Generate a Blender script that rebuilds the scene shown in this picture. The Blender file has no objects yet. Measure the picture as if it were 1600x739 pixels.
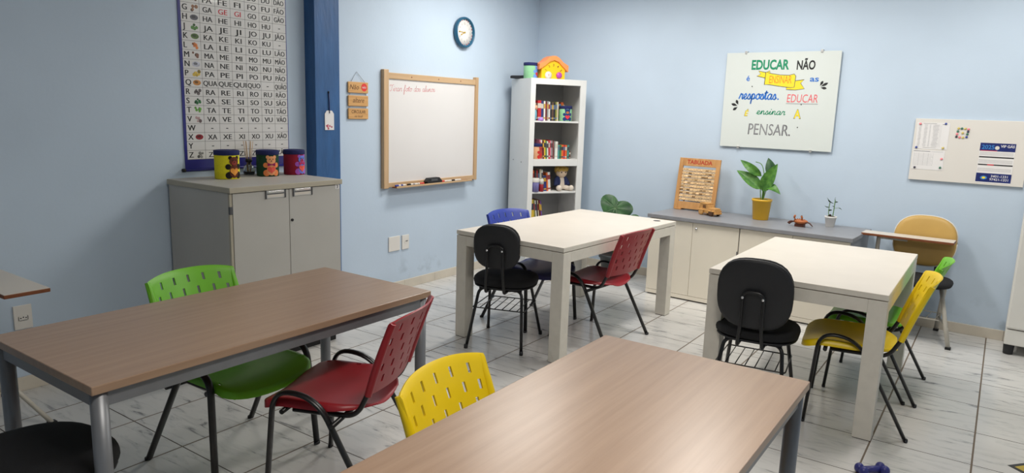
import bpy, bmesh, math, random
from mathutils import Vector, Matrix, Euler
random.seed(7)
PI = math.pi
R = math.radians
SC = bpy.context.scene
COL = SC.collection

# ------------------------------------------------------------------ camera
FPX = 1104.0
YAW, PIT, ROL = R(-34.57), R(-10.18), R(1.83)
CAMH = 1.6
fwd = Vector((math.sin(YAW)*math.cos(PIT), math.cos(YAW)*math.cos(PIT), math.sin(PIT)))
rt0 = Vector((math.cos(YAW), -math.sin(YAW), 0)); up0 = rt0.cross(fwd)
rt = rt0*math.cos(ROL) + up0*math.sin(ROL)
up = up0*math.cos(ROL) - rt0*math.sin(ROL)
cam_d = bpy.data.cameras.new('camera'); cam = bpy.data.objects.new('camera', cam_d); COL.objects.link(cam)
cam_d.sensor_fit = 'HORIZONTAL'; cam_d.sensor_width = 36.0; cam_d.lens = FPX*36.0/1600.0
cam_d.clip_start = 0.05; cam_d.clip_end = 60
M = Matrix((rt, up, -fwd)).transposed().to_4x4(); M.translation = (0, 0, CAMH)
cam.matrix_world = M
SC.camera = cam

# ------------------------------------------------------------------ world, lamps, exposure
w = bpy.data.worlds.new('world'); SC.world = w; w.use_nodes = True
w.node_tree.nodes['Background'].inputs[0].default_value = (0.75, 0.85, 1.0, 1)
w.node_tree.nodes['Background'].inputs[1].default_value = 0.15
SC.view_settings.view_transform = 'Standard'; SC.view_settings.look = 'None'
SC.view_settings.gamma = 1.0; SC.view_settings.use_curve_mapping = False
SC.view_settings.exposure = -0.06

def lamp(x, y, power, sx, sy, col=(1.0, 0.965, 0.90)):
    d = bpy.data.lights.new('ceiling_or_fill_lamp', 'AREA'); d.shape = 'RECTANGLE'; d.size = sx; d.size_y = sy
    d.energy = power; d.color = col
    o = bpy.data.objects.new('ceiling_or_fill_lamp', d); COL.objects.link(o); o.location = (x, y, 2.84)
    return o
lamp(-3.25, 5.0, 37, 0.30, 1.2)
lamp(-1.65, 5.0, 37, 0.30, 1.2)
lamp(0.0, 5.0, 30, 0.30, 1.2)
lamp(-0.4, 1.3, 42, 0.30, 1.2, (1.0, 0.94, 0.86))  # added fill lamp, brightens the left wall and the near tables

# ------------------------------------------------------------------ materials
def srgb(r, g, b):
    f = lambda c: (c/255/12.92 if c/255 <= 0.04045 else ((c/255+0.055)/1.055)**2.4)
    return (f(r), f(g), f(b), 1)
MATS = {}
def mat(name, rgb, rough=0.5, metal=0.0, spec=0.5, var=0.0, scale=8.0, bump=0.0, bscale=120.0, stretch=(1, 1, 1), coat=0.0, trans=0.0):
    if name in MATS: return MATS[name]
    m = bpy.data.materials.new(name); m.use_nodes = True; nt = m.node_tree; N = nt.nodes; Lk = nt.links
    b = N['Principled BSDF']
    c = srgb(*rgb)
    b.inputs['Base Color'].default_value = c; b.inputs['Roughness'].default_value = rough
    b.inputs['Metallic'].default_value = metal; b.inputs['Specular IOR Level'].default_value = spec
    if coat: b.inputs['Coat Weight'].default_value = coat
    if trans: b.inputs['Transmission Weight'].default_value = trans
    tc = N.new('ShaderNodeTexCoord'); mp = N.new('ShaderNodeMapping'); mp.inputs['Scale'].default_value = stretch
    Lk.new(tc.outputs['Object'], mp.inputs['Vector'])
    if var > 0:
        nz = N.new('ShaderNodeTexNoise'); nz.inputs['Scale'].default_value = scale; nz.inputs['Detail'].default_value = 4
        Lk.new(mp.outputs[0], nz.inputs['Vector'])
        rp = N.new('ShaderNodeValToRGB')
        rp.color_ramp.elements[0].position = 0.3; rp.color_ramp.elements[1].position = 0.7
        rp.color_ramp.elements[0].color = tuple(x*(1-var) for x in c[:3])+(1,)
        rp.color_ramp.elements[1].color = tuple(min(1, x*(1+var*0.6)) for x in c[:3])+(1,)
        Lk.new(nz.outputs['Fac'], rp.inputs['Fac']); Lk.new(rp.outputs['Color'], b.inputs['Base Color'])
    if bump > 0:
        n2 = N.new('ShaderNodeTexNoise'); n2.inputs['Scale'].default_value = bscale; n2.inputs['Detail'].default_value = 3
        Lk.new(mp.outputs[0], n2.inputs['Vector'])
        bp = N.new('ShaderNodeBump'); bp.inputs['Strength'].default_value = bump; bp.inputs['Distance'].default_value = 0.004
        Lk.new(n2.outputs['Fac'], bp.inputs['Height']); Lk.new(bp.outputs[0], b.inputs['Normal'])
    MATS[name] = m
    return m

def floor_material():
    m = bpy.data.materials.new('marbled_tile'); m.use_nodes = True; nt = m.node_tree; N = nt.nodes; Lk = nt.links
    b = N['Principled BSDF']
    geo = N.new('ShaderNodeNewGeometry'); sep = N.new('ShaderNodeSeparateXYZ'); Lk.new(geo.outputs['Position'], sep.inputs[0])
    def mth(op, a, c=None, d=None):
        n = N.new('ShaderNodeMath'); n.operation = op
        for i, v in enumerate((a, c, d)):
            if v is None: continue
            if isinstance(v, (int, float)): n.inputs[i].default_value = v
            else: Lk.new(v, n.inputs[i])
        return n.outputs[0]
    def line(coord, off, pitch, half):
        f = mth('FRACT', mth('DIVIDE', mth('SUBTRACT', coord, off), pitch))
        d = mth('MULTIPLY', mth('MINIMUM', f, mth('SUBTRACT', 1.0, f)), pitch)
        return mth('LESS_THAN', d, half), mth('FLOOR', mth('DIVIDE', mth('SUBTRACT', coord, off), pitch))
    lx, ix = line(sep.outputs[0], 0.0525, 0.4343, 0.0042)
    ly, iy = line(sep.outputs[1], 3.4155, 0.4355, 0.0028)
    comb = N.new('ShaderNodeCombineXYZ'); Lk.new(ix, comb.inputs[0]); Lk.new(iy, comb.inputs[1])
    wn = N.new('ShaderNodeTexWhiteNoise'); Lk.new(comb.outputs[0], wn.inputs['Vector'])
    mp = N.new('ShaderNodeMapping'); mp.inputs['Rotation'].default_value = (0, 0, R(-33)); mp.inputs['Scale'].default_value = (5.0, 22, 1)
    add = N.new('ShaderNodeVectorMath'); add.operation = 'MULTIPLY_ADD'
    Lk.new(wn.outputs['Color'], add.inputs[0]); add.inputs[1].default_value = (7, 7, 7); Lk.new(geo.outputs['Position'], add.inputs[2])
    Lk.new(add.outputs[0], mp.inputs['Vector'])
    nz = N.new('ShaderNodeTexNoise'); nz.inputs['Scale'].default_value = 1.0; nz.inputs['Detail'].default_value = 6; nz.inputs['Roughness'].default_value = 0.62
    nz.inputs['Distortion'].default_value = 0.6
    Lk.new(mp.outputs[0], nz.inputs['Vector'])
    rp = N.new('ShaderNodeValToRGB'); e = rp.color_ramp.elements
    e[0].position = 0.29; e[0].color = srgb(128, 128, 130); e[1].position = 0.50; e[1].color = srgb(218, 216, 213)
    k = e.new(0.39); k.color = srgb(204, 203, 201)
    Lk.new(nz.outputs['Fac'], rp.inputs['Fac'])
    n3 = N.new('ShaderNodeTexNoise'); n3.inputs['Scale'].default_value = 3.0; n3.inputs['Detail'].default_value = 3
    Lk.new(geo.outputs['Position'], n3.inputs['Vector'])
    r3 = N.new('ShaderNodeValToRGB'); r3.color_ramp.elements[0].color = (0.86, 0.86, 0.86, 1); r3.color_ramp.elements[1].color = (1, 1, 1, 1)
    Lk.new(n3.outputs['Fac'], r3.inputs['Fac'])
    mul = N.new('ShaderNodeMixRGB'); mul.blend_type = 'MULTIPLY'; mul.inputs[0].default_value = 1
    Lk.new(rp.outputs[0], mul.inputs[1]); Lk.new(r3.outputs[0], mul.inputs[2])
    m1 = N.new('ShaderNodeMixRGB'); Lk.new(ly, m1.inputs[0]); Lk.new(mul.outputs[0], m1.inputs[1]); m1.inputs[2].default_value = srgb(70, 62, 55)
    m2 = N.new('ShaderNodeMixRGB'); Lk.new(lx, m2.inputs[0]); Lk.new(m1.outputs[0], m2.inputs[1]); m2.inputs[2].default_value = srgb(112, 98, 84)
    Lk.new(m2.outputs[0], b.inputs['Base Color'])
    anyl = mth('MAXIMUM', lx, ly)
    Lk.new(mth('MULTIPLY_ADD', anyl, 0.5, 0.20), b.inputs['Roughness'])
    bp = N.new('ShaderNodeBump'); bp.inputs['Strength'].default_value = 0.5; bp.inputs['Distance'].default_value = 0.003; bp.invert = True
    Lk.new(anyl, bp.inputs['Height']); Lk.new(bp.outputs[0], b.inputs['Normal'])
    return m

def wall_material(name, rgb, stain=True):
    m = mat(name, rgb, rough=0.6, spec=0.35, var=0.04, scale=1.6, bump=0.12, bscale=45)
    if stain:
        nt = m.node_tree; N = nt.nodes; Lk = nt.links; b = N['Principled BSDF']
        src = b.inputs['Base Color'].links[0].from_socket
        geo = N.new('ShaderNodeNewGeometry'); sep = N.new('ShaderNodeSeparateXYZ'); Lk.new(geo.outputs['Position'], sep.inputs[0])
        mr = N.new('ShaderNodeMapRange'); mr.inputs[1].default_value = 0.08; mr.inputs[2].default_value = 0.34; mr.inputs[3].default_value = 1; mr.inputs[4].default_value = 0
        Lk.new(sep.outputs[2], mr.inputs[0])
        nz = N.new('ShaderNodeTexNoise'); nz.inputs['Scale'].default_value = 5.5; nz.inputs['Detail'].default_value = 7; Lk.new(geo.outputs['Position'], nz.inputs['Vector'])
        rp = N.new('ShaderNodeValToRGB'); rp.color_ramp.elements[0].position = 0.56; rp.color_ramp.elements[1].position = 0.66
        Lk.new(nz.outputs['Fac'], rp.inputs[0])
        mu = N.new('ShaderNodeMath'); mu.operation = 'MULTIPLY'; Lk.new(mr.outputs[0], mu.inputs[0]); Lk.new(rp.outputs[0], mu.inputs[1])
        m2 = N.new('ShaderNodeMath'); m2.operation = 'MULTIPLY'; Lk.new(mu.outputs[0], m2.inputs[0]); m2.inputs[1].default_value = 0.32
        mx = N.new('ShaderNodeMixRGB'); Lk.new(m2.outputs[0], mx.inputs[0]); Lk.new(src, mx.inputs[1]); mx.inputs[2].default_value = srgb(92, 108, 116)
        Lk.new(mx.outputs[0], b.inputs['Base Color'])
    return m

def wood_material(name, dark, light, rough=0.35, axis='y', scale=1.0, spec=0.5):
    if name in MATS: return MATS[name]
    m = bpy.data.materials.new(name); m.use_nodes = True; nt = m.node_tree; N = nt.nodes; Lk = nt.links
    b = N['Principled BSDF']; b.inputs['Roughness'].default_value = rough; b.inputs['Specular IOR Level'].default_value = spec
    tc = N.new('ShaderNodeTexCoord'); mp = N.new('ShaderNodeMapping')
    st = {'x': (1.2, 34, 34), 'y': (34, 1.2, 34), 'z': (34, 34, 1.2)}[axis]
    mp.inputs['Scale'].default_value = tuple(s*scale for s in st)
    Lk.new(tc.outputs['Object'], mp.inputs['Vector'])
    nz = N.new('ShaderNodeTexNoise'); nz.inputs['Scale'].default_value = 1.0; nz.inputs['Detail'].default_value = 7; nz.inputs['Roughness'].default_value = 0.65
    Lk.new(mp.outputs[0], nz.inputs['Vector'])
    rp = N.new('ShaderNodeValToRGB'); e = rp.color_ramp.elements
    e[0].position = 0.28; e[0].color = srgb(*dark); e[1].position = 0.72; e[1].color = srgb(*light)
    Lk.new(nz.outputs['Fac'], rp.inputs[0]); Lk.new(rp.outputs[0], b.inputs['Base Color'])
    bp = N.new('ShaderNodeBump'); bp.inputs['Strength'].default_value = 0.12; bp.inputs['Distance'].default_value = 0.002
    Lk.new(nz.outputs['Fac'], bp.inputs['Height']); Lk.new(bp.outputs[0], b.inputs['Normal'])
    MATS[name] = m
    return m

def leaf_material(name, dark, light, scale=30):
    m = mat(name, light, rough=0.42, var=0.0)
    nt = m.node_tree; N = nt.nodes; Lk = nt.links; b = N['Principled BSDF']
    tc = N.new('ShaderNodeTexCoord'); nz = N.new('ShaderNodeTexNoise'); nz.inputs['Scale'].default_value = scale; nz.inputs['Detail'].default_value = 3
    Lk.new(tc.outputs['Object'], nz.inputs['Vector'])
    rp = N.new('ShaderNodeValToRGB'); rp.color_ramp.elements[0].position = 0.35; rp.color_ramp.elements[1].position = 0.68
    rp.color_ramp.elements[0].color = srgb(*dark); rp.color_ramp.elements[1].color = srgb(*light)
    Lk.new(nz.outputs['Fac'], rp.inputs[0]); Lk.new(rp.outputs[0], b.inputs['Base Color'])
    return m

WALL = wall_material('blue_wall_paint', (196, 212, 229))
PILLAR = mat('dark_blue_paint', (44, 92, 146), rough=0.5, var=0.18, scale=14, bump=0.9, bscale=34, stretch=(1, 1, 0.25))
CEIL = mat('white_ceiling_paint', (235, 235, 232), rough=0.8, var=0.03)
BASEB = mat('cream_tile', (214, 205, 190), rough=0.4, var=0.08, scale=6)
FLOOR = floor_material()
WHITE = mat('white_laminate', (214, 206, 195), rough=0.42, var=0.03, scale=5)
WHITE_EDGE = mat('worn_white_edge', (216, 211, 200), rough=0.5, var=0.05, scale=18)
CREAM = mat('cream_laminate', (236, 228, 212), rough=0.45, var=0.03, scale=3)
GREYTOP = mat('grey_laminate', (140, 141, 146), rough=0.4, var=0.06, scale=20)
GREYLAM = mat('light_grey_laminate', (186, 183, 177), rough=0.5, var=0.03, scale=4)
GREYEDGE = mat('beige_edge_strip', (178, 170, 152), rough=0.5, var=0.05, scale=9)
OAK = wood_material('brown_wood_laminate', (152, 123, 100), (170, 141, 117), rough=0.30, axis='y')
PINE = wood_material('pine_wood', (184, 150, 112), (208, 176, 138), rough=0.5, axis='z')
PINEX = wood_material('pine_wood_across', (184, 150, 112), (208, 176, 138), rough=0.5, axis='x')
TOYWOOD = wood_material('toy_wood', (178, 126, 66), (214, 164, 98), rough=0.5, axis='x', scale=2)
FRAMEWOOD = wood_material('orange_wood', (180, 128, 74), (208, 158, 102), rough=0.45, axis='z')
PLAQUE = wood_material('plaque_wood', (196, 142, 82), (226, 178, 116), rough=0.5, axis='x', scale=2)
STEEL = mat('grey_painted_steel', (128, 130, 134), rough=0.38, metal=0.35, var=0.06, scale=18)
DSTEEL = mat('dark_grey_steel', (92, 92, 94), rough=0.45, metal=0.3, var=0.1, scale=10)
CHROME = mat('chrome', (210, 210, 212), rough=0.18, metal=1.0)
ALU = mat('satin_aluminium', (205, 205, 203), rough=0.32, metal=0.6)
BLACKTUBE = mat('black_tube_paint', (20, 20, 22), rough=0.32, var=0.1, scale=30)
BLACKPL = mat('black_plastic', (26, 27, 31), rough=0.5, bump=0.25, bscale=300)
BLACKFAB = mat('black_fabric', (19, 19, 22), rough=0.9, var=0.15, scale=200, bump=0.4, bscale=500)
BLACK = mat('matt_black', (16, 16, 18), rough=0.55)
NAVY = mat('navy_plastic', (33, 40, 92), rough=0.4, var=0.05)
PGREEN = mat('lime_green_plastic', (112, 188, 30), rough=0.38, var=0.06, scale=10)
PYELLOW = mat('yellow_plastic', (238, 204, 10), rough=0.38, var=0.05, scale=10)
PRED = mat('red_plastic', (154, 32, 42), rough=0.38, var=0.06, scale=10)
PBLUE = mat('blue_plastic', (40, 62, 160), rough=0.38, var=0.06, scale=10)
PBLUESEAT = mat('navy_blue_plastic', (40, 46, 104), rough=0.38, var=0.06, scale=10)
MUSTARD = mat('mustard_vinyl', (198, 160, 88), rough=0.45, var=0.06, scale=6, bump=0.15, bscale=160)
BEIGETUBE = mat('beige_tube_paint', (196, 190, 178), rough=0.4, var=0.06, scale=12)
BROWNEDGE = mat('brown_edge', (128, 72, 40), rough=0.5, var=0.1, scale=20)
OFFWHITE = mat('off_white_plastic', (222, 218, 210), rough=0.4, var=0.02)
PLATE = mat('white_switch_plastic', (228, 224, 218), rough=0.35)
BOARD = mat('whiteboard_enamel', (226, 223, 222), rough=0.3, var=0.02, scale=2)
GLASSB = mat('white_glass_board', (219, 225, 222), rough=0.16, var=0.01, coat=0.3)
PAPER = mat('paper_white', (232, 230, 230), rough=0.7)
INK = mat('black_ink', (28, 28, 30), rough=0.6)
GREYINK = mat('grey_ink', (150, 150, 154), rough=0.6)
DGREYINK = mat('dark_grey_ink', (82, 82, 84), rough=0.6)
REDINK = mat('red_ink', (206, 58, 72), rough=0.6)
PINKRED = mat('coral_ink', (228, 96, 104), rough=0.6)
GREENINK = mat('green_ink', (20, 140, 100), rough=0.6)
BLUEINK = mat('blue_ink', (38, 112, 200), rough=0.6)
YELLINK = mat('yellow_ink', (244, 220, 50), rough=0.6)
ORANGEINK = mat('orange_ink', (240, 140, 40), rough=0.6)
POSTERW = mat('poster_white', (224, 222, 220), rough=0.25, coat=0.2)
POSTERB = mat('poster_blue', (42, 42, 128), rough=0.3, coat=0.2)
SOIL = mat('potting_soil', (48, 36, 28), rough=0.95, var=0.3, scale=60, bump=0.8, bscale=90)
LEAF = leaf_material('bright_leaf', (52, 104, 36), (92, 142, 54))
LEAFD = leaf_material('dark_leaf', (34, 70, 40), (70, 112, 66), 14)
LEAFS = leaf_material('small_leaf', (36, 64, 38), (66, 98, 60), 60)
STEM = mat('plant_stem', (96, 140, 62), rough=0.5, var=0.1)

# ------------------------------------------------------------------ mesh builder
TEXTCACHE = {}
def text_polys(s, size, shear=0.0, bold=0.0, spacing=1.0):
    key = (s, shear, bold, spacing)
    if key not in TEXTCACHE:
        c = bpy.data.curves.new('lettering', 'FONT'); c.body = s; c.size = 1.0; c.shear = shear; c.offset = bold
        c.align_x = 'LEFT'; c.resolution_u = 3; c.space_character = spacing; c.fill_mode = 'FRONT'
        o = bpy.data.objects.new('lettering', c)
        me = o.to_mesh()
        vs = [tuple(v.co) for v in me.vertices]; fs = [tuple(p.vertices) for p in me.polygons]
        o.to_mesh_clear(); bpy.data.objects.remove(o); bpy.data.curves.remove(c)
        TEXTCACHE[key] = (vs, fs)
    return TEXTCACHE[key]

def fillet(path, rad, n=6):
    out = [Vector(path[0])]
    for i in range(1, len(path)-1):
        a, b, c = Vector(path[i-1]), Vector(path[i]), Vector(path[i+1])
        r = rad[i] if isinstance(rad, (list, tuple)) else rad
        d1 = (a-b); d2 = (c-b); l = min(r, d1.length*0.49, d2.length*0.49)
        p, q = b+d1.normalized()*l, b+d2.normalized()*l
        for k in range(n+1):
            t = k/n; out.append(p*(1-t)**2 + b*2*t*(1-t) + q*t*t)
    out.append(Vector(path[-1])); return out

def smooth_path(pts, n=6):
    P = [Vector(p) for p in pts]; out = []
    for i in range(len(P)-1):
        p0 = P[max(i-1, 0)]; p1 = P[i]; p2 = P[i+1]; p3 = P[min(i+2, len(P)-1)]
        for k in range(n):
            t = k/n
            out.append(0.5*((2*p1)+(p2-p0)*t+(2*p0-5*p1+4*p2-p3)*t*t+(3*p1-p0-3*p2+p3)*t**3))
    out.append(P[-1]); return out

class MB:
    def __init__(s):
        s.bm = bmesh.new(); s.mats = []
    def mi(s, m):
        if m not in s.mats: s.mats.append(m)
        return s.mats.index(m)
    def faces(s, vs, fs, m, xf=None, smooth=False):
        i = s.mi(m); bv = [s.bm.verts.new((xf @ Vector(v)) if xf else v) for v in vs]; out = []
        for f in fs:
            try:
                fc = s.bm.faces.new([bv[k] for k in f]); fc.material_index = i; fc.smooth = smooth; out.append(fc)
            except ValueError: pass
        return out
    def box(s, x0, x1, y0, y1, z0, z1, m, bev=0.0, xf=None, seg=2):
        vs = [(x, y, z) for x in (x0, x1) for y in (y0, y1) for z in (z0, z1)]
        fs = [(0, 1, 3, 2), (4, 6, 7, 5), (0, 4, 5, 1), (2, 3, 7, 6), (0, 2, 6, 4), (1, 5, 7, 3)]
        f = s.faces(vs, fs, m, xf)
        if bev > 0:
            ed = list({e for q in f for e in q.edges})
            r = bmesh.ops.bevel(s.bm, geom=ed, offset=bev, segments=seg, affect='EDGES', profile=0.5)
            for q in r['faces']: q.material_index = s.mi(m)
        return s
    def tube(s, path, r, m, seg=10, cap=True, squash=1.0, smooth=True):
        P = [Vector(p) for p in path]; n = len(P); i = s.mi(m)
        T = [(P[min(k+1, n-1)]-P[max(k-1, 0)]).normalized() for k in range(n)]
        ref = Vector((0, 0, 1)) if abs(T[0].z) < 0.9 else Vector((1, 0, 0))
        U = T[0].cross(ref).normalized(); rings = []
        for k in range(n):
            U = (U - T[k]*U.dot(T[k])).normalized(); V = T[k].cross(U)
            rr = r if not isinstance(r, (list, tuple)) else (lambda q: r[min(int(q), len(r)-1)]*(1-q+int(q))+r[min(int(q)+1, len(r)-1)]*(q-int(q)))(k/(n-1)*(len(r)-1))
            rings.append([s.bm.verts.new(P[k]+U*math.cos(2*PI*j/seg)*rr+V*math.sin(2*PI*j/seg)*rr*squash) for j in range(seg)])
        for k in range(n-1):
            for j in range(seg):
                f = s.bm.faces.new((rings[k][j], rings[k][(j+1) % seg], rings[k+1][(j+1) % seg], rings[k+1][j])); f.material_index = i; f.smooth = smooth
        if cap:
            f = s.bm.faces.new(rings[0][::-1]); f.material_index = i
            f = s.bm.faces.new(rings[-1]); f.material_index = i
        return s
    def lathe(s, prof, m, c=(0, 0, 0), seg=28, xf=None, smooth=True, sx=1.0, sy=1.0):
        vs = []; fs = []; n = len(prof)
        for (r, z) in prof:
            for j in range(seg):
                a = 2*PI*j/seg; vs.append((c[0]+r*sx*math.cos(a), c[1]+r*sy*math.sin(a), c[2]+z))
        for k in range(n-1):
            for j in range(seg):
                fs.append((k*seg+j, k*seg+(j+1) % seg, (k+1)*seg+(j+1) % seg, (k+1)*seg+j))
        fs.append(tuple(range(seg))[::-1]); fs.append(tuple((n-1)*seg+j for j in range(seg)))
        s.faces(vs, fs, m, xf, smooth); return s
    def ball(s, c, r, m, seg=16, rings=10, xf=None):
        rx, ry, rz = r if isinstance(r, (list, tuple)) else (r, r, r)
        vs = [(c[0], c[1], c[2]-rz)]; fs = []
        for k in range(1, rings):
            t = -PI/2+PI*k/rings
            for j in range(seg):
                a = 2*PI*j/seg; vs.append((c[0]+rx*math.cos(t)*math.cos(a), c[1]+ry*math.cos(t)*math.sin(a), c[2]+rz*math.sin(t)))
        vs.append((c[0], c[1], c[2]+rz)); L = len(vs)-1
        for j in range(seg): fs.append((0, 1+(j+1) % seg, 1+j))
        for k in range(rings-2):
            for j in range(seg):
                a = 1+k*seg; fs.append((a+j, a+(j+1) % seg, a+seg+(j+1) % seg, a+seg+j))
        a = 1+(rings-2)*seg
        for j in range(seg): fs.append((a+j, a+(j+1) % seg, L))
        s.faces(vs, fs, m, xf, True); return s
    def prism(s, poly, d0, d1, m, plane='xz', xf=None, smooth=False):
        # poly in (a, b); extruded from d0 to d1 along the remaining axis
        def v(a, b, d): return {'xz': (a, d, b), 'xy': (a, b, d), 'yz': (d, a, b)}[plane]
        n = len(poly)
        vs = [v(a, b, d0) for a, b in poly]+[v(a, b, d1) for a, b in poly]
        fs = [tuple(range(n)), tuple(range(2*n-1, n-1, -1))]+[(k, k+n, (k+1) % n+n, (k+1) % n) for k in range(n)]
        f = s.faces(vs, fs, m, xf)
        return s
    def text(s, t, x, z, size, m, y=0.0, shear=0.0, bold=0.0, xf=None, width=None, align='l', rot=0.0, spacing=1.0):
        # flat lettering in the local xz plane, read from -y
        vs, fs = text_polys(t, 1.0, shear, bold, spacing)
        if not vs: return s
        xs = [v[0] for v in vs]; w0 = max(xs)-min(xs); kx = size if width is None else width/w0
        off = -min(xs)*kx
        if align == 'c': off -= w0*kx/2
        c, sn = math.cos(rot), math.sin(rot)
        out = []
        for v in vs:
            a = off+v[0]*kx; b = v[1]*size
            out.append((x+a*c-b*sn, y, z+a*sn+b*c))
        s.faces(out, fs, m, xf); return s
    def sheet(s, fn, us, vs, m, thick=0.006, skip=None, smooth=True):
        # closed thin shell over a grid of points fn(u,v); cells named by skip(i,j) are cut out
        nu, nv = len(us), len(vs); P = [[Vector(fn(u, v)) for v in vs] for u in us]; i0 = s.mi(m)
        A = {}; B = {}
        def nrm(i, j):
            du = P[min(i+1, nu-1)][j]-P[max(i-1, 0)][j]; dv = P[i][min(j+1, nv-1)]-P[i][max(j-1, 0)]
            return du.cross(dv).normalized()
        for i in range(nu):
            for j in range(nv):
                k = nrm(i, j)*thick/2
                A[i, j] = s.bm.verts.new(P[i][j]+k); B[i, j] = s.bm.verts.new(P[i][j]-k)
        keep = {(i, j) for i in range(nu-1) for j in range(nv-1) if not (skip and skip(i, j))}
        def F(*v):
            f = s.bm.faces.new(v); f.material_index = i0; f.smooth = smooth; return f
        for (i, j) in keep:
            F(A[i, j], A[i+1, j], A[i+1, j+1], A[i, j+1]); F(B[i, j], B[i, j+1], B[i+1, j+1], B[i+1, j])
            for (di, dj, p, q) in ((-1, 0, (i, j+1), (i, j)), (1, 0, (i+1, j), (i+1, j+1)), (0, -1, (i, j), (i+1, j)), (0, 1, (i+1, j+1), (i, j+1))):
                if (i+di, j+dj) not in keep:
                    f = F(A[p], B[p], B[q], A[q]); f.smooth = False
                    for e in f.edges: e.smooth = False
        for v in list(s.bm.verts):
            if not v.link_faces: s.bm.verts.remove(v)
        return s
    def stroke(s, pts, wd, m, y):
        # flat ink line of width wd through (x, z) points, read from -y
        P = [Vector((p[0], p[1])) for p in pts]; n = len(P); vs = []
        for k in range(n):
            t = (P[min(k+1, n-1)]-P[max(k-1, 0)]); t = t.normalized() if t.length > 1e-9 else Vector((1, 0))
            q = Vector((-t.y, t.x))*wd/2
            ext = t*(wd*0.35)*(1 if k == n-1 else (-1 if k == 0 else 0))
            a, c = P[k]+q+ext, P[k]-q+ext; vs += [(a.x, y, a.y), (c.x, y, c.y)]
        s.faces(vs, [(2*k, 2*k+1, 2*k+3, 2*k+2) for k in range(n-1)], m); return s
    def pillow(s, rx, ry, t, m, ex=3.0, xf=None, seg=40, top=1.0, fn=None):
        # padded rounded slab: rounded outline in xy, thickness t
        vs = []; fs = []
        prof = [(0.0, 0.0), (0.55, 0.0), (0.90, 0.02), (0.985, 0.16), (1.0, 0.42), (0.985, 0.66), (0.94, 0.82), (0.84, 0.93), (0.6, 0.99), (0.3, 1.0), (0.0, 1.0)]
        def pt(k, z, a):
            c, sn = math.cos(a), math.sin(a)
            q = (abs(c)**ex+abs(sn)**ex)**(-1/ex)
            return (rx*k*q*c, ry*k*q*sn, (z-0.5)*t)
        for (k, z) in prof[1:-1]:
            for j in range(seg): vs.append(pt(k, z, 2*PI*j/seg))
        n = len(prof)-2
        vs.append((0, 0, -0.5*t)); vs.append((0, 0, 0.5*t))
        for k in range(n-1):
            for j in range(seg): fs.append((k*seg+j, k*seg+(j+1) % seg, (k+1)*seg+(j+1) % seg, (k+1)*seg+j))
        for j in range(seg):
            fs.append((n*seg, (j+1) % seg, j)); fs.append((n*seg+1, (n-1)*seg+j, (n-1)*seg+(j+1) % seg))
        if fn: vs = [fn(v) for v in vs]
        s.faces(vs, fs, m, xf, True); return s
    def build(s, name, parent=None, loc=None, rotz=None):
        bmesh.ops.recalc_face_normals(s.bm, faces=s.bm.faces[:]) if not getattr(s, 'norecalc', False) else None
        me = bpy.data.meshes.new(name); s.bm.to_mesh(me); s.bm.free()
        for m in s.mats: me.materials.append(m)
        o = bpy.data.objects.new(name, me); COL.objects.link(o)
        if parent: o.parent = parent
        if loc is not None: o.location = loc
        if rotz is not None: o.rotation_euler = (0, 0, rotz)
        return o

def tag(o, label=None, cat=None, group=None, kind=None):
    if label: o['label'] = label
    if cat: o['category'] = cat
    if group: o['group'] = group
    if kind: o['kind'] = kind
    return o
def thing(name, label, cat, loc=(0, 0, 0), rotz=0.0, group=None):
    o = bpy.data.objects.new(name, None); o.empty_display_size = 0.1; COL.objects.link(o)
    o.location = loc; o.rotation_euler = (0, 0, rotz)
    return tag(o, label, cat, group)
def dup(src, loc, rotz, label, group=None):
    def cp(o, par):
        c = o.copy(); COL.objects.link(c); c.parent = par
        for ch in list(o.children): cp(ch, c)
        return c
    r = cp(src, None); r.location = loc; r.rotation_euler = (0, 0, rotz); r['label'] = label
    if group: r['group'] = group
    return r
def recolor(root, old, new):
    def walk(o):
        if o.type == 'MESH' and old in list(o.data.materials):
            o.data = o.data.copy()
            for i, m in enumerate(o.data.materials):
                if m == old: o.data.materials[i] = new
        for c in o.children: walk(c)
    walk(root)

def struct(o, label, cat):
    return tag(o, label, cat, kind='structure')

# ------------------------------------------------------------------ the room
LX = -4.26
TH = R(-2.86)                       # the back wall is not quite square to the side wall
OB = Vector((0.1, 6.345, 0)); UB = Vector((math.cos(TH), math.sin(TH), 0)); NB = Vector((math.sin(TH), -math.cos(TH), 0))
def bwp(s, off, z=0.0):
    p = OB+UB*s+NB*off; return (p.x, p.y, z)
H = 2.9
b = MB(); b.box(-4.5, 2.8, -2.4, 6.8, -0.1, 0.0, FLOOR); struct(b.build('floor'), 'white marbled tile floor with brown grout lines', 'floor')
b = MB(); b.box(LX-0.1, LX, -2.4, 6.75, 0, H, WALL); struct(b.build('wall_left'), 'light blue painted wall behind the whiteboard', 'wall')
b = MB(); b.box(-4.5, 2.7, 0.0, 0.1, 0, H, WALL)
o = b.build('wall_back', loc=OB, rotz=TH); struct(o, 'light blue painted wall behind the low cabinets', 'wall')
b = MB(); b.box(2.4, 2.5, -2.4, 6.6, 0, H, WALL); struct(b.build('wall_right'), 'light blue wall on the right outside the view', 'wall')
b = MB(); b.box(-4.4, 2.5, -2.3, -2.2, 0, H, WALL); struct(b.build('wall_front'), 'light blue wall behind the camera', 'wall')
b = MB(); b.box(-4.5, 2.8, -2.4, 6.8, H, H+0.1, CEIL); struct(b.build('ceiling'), 'white ceiling', 'ceiling')
b = MB(); b.box(LX, -4.15, 3.459, 3.69, 0, H, PILLAR, 0.004); struct(b.build('trim_1'), 'dark blue painted pillar standing out of the left wall', 'pillar')
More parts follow.
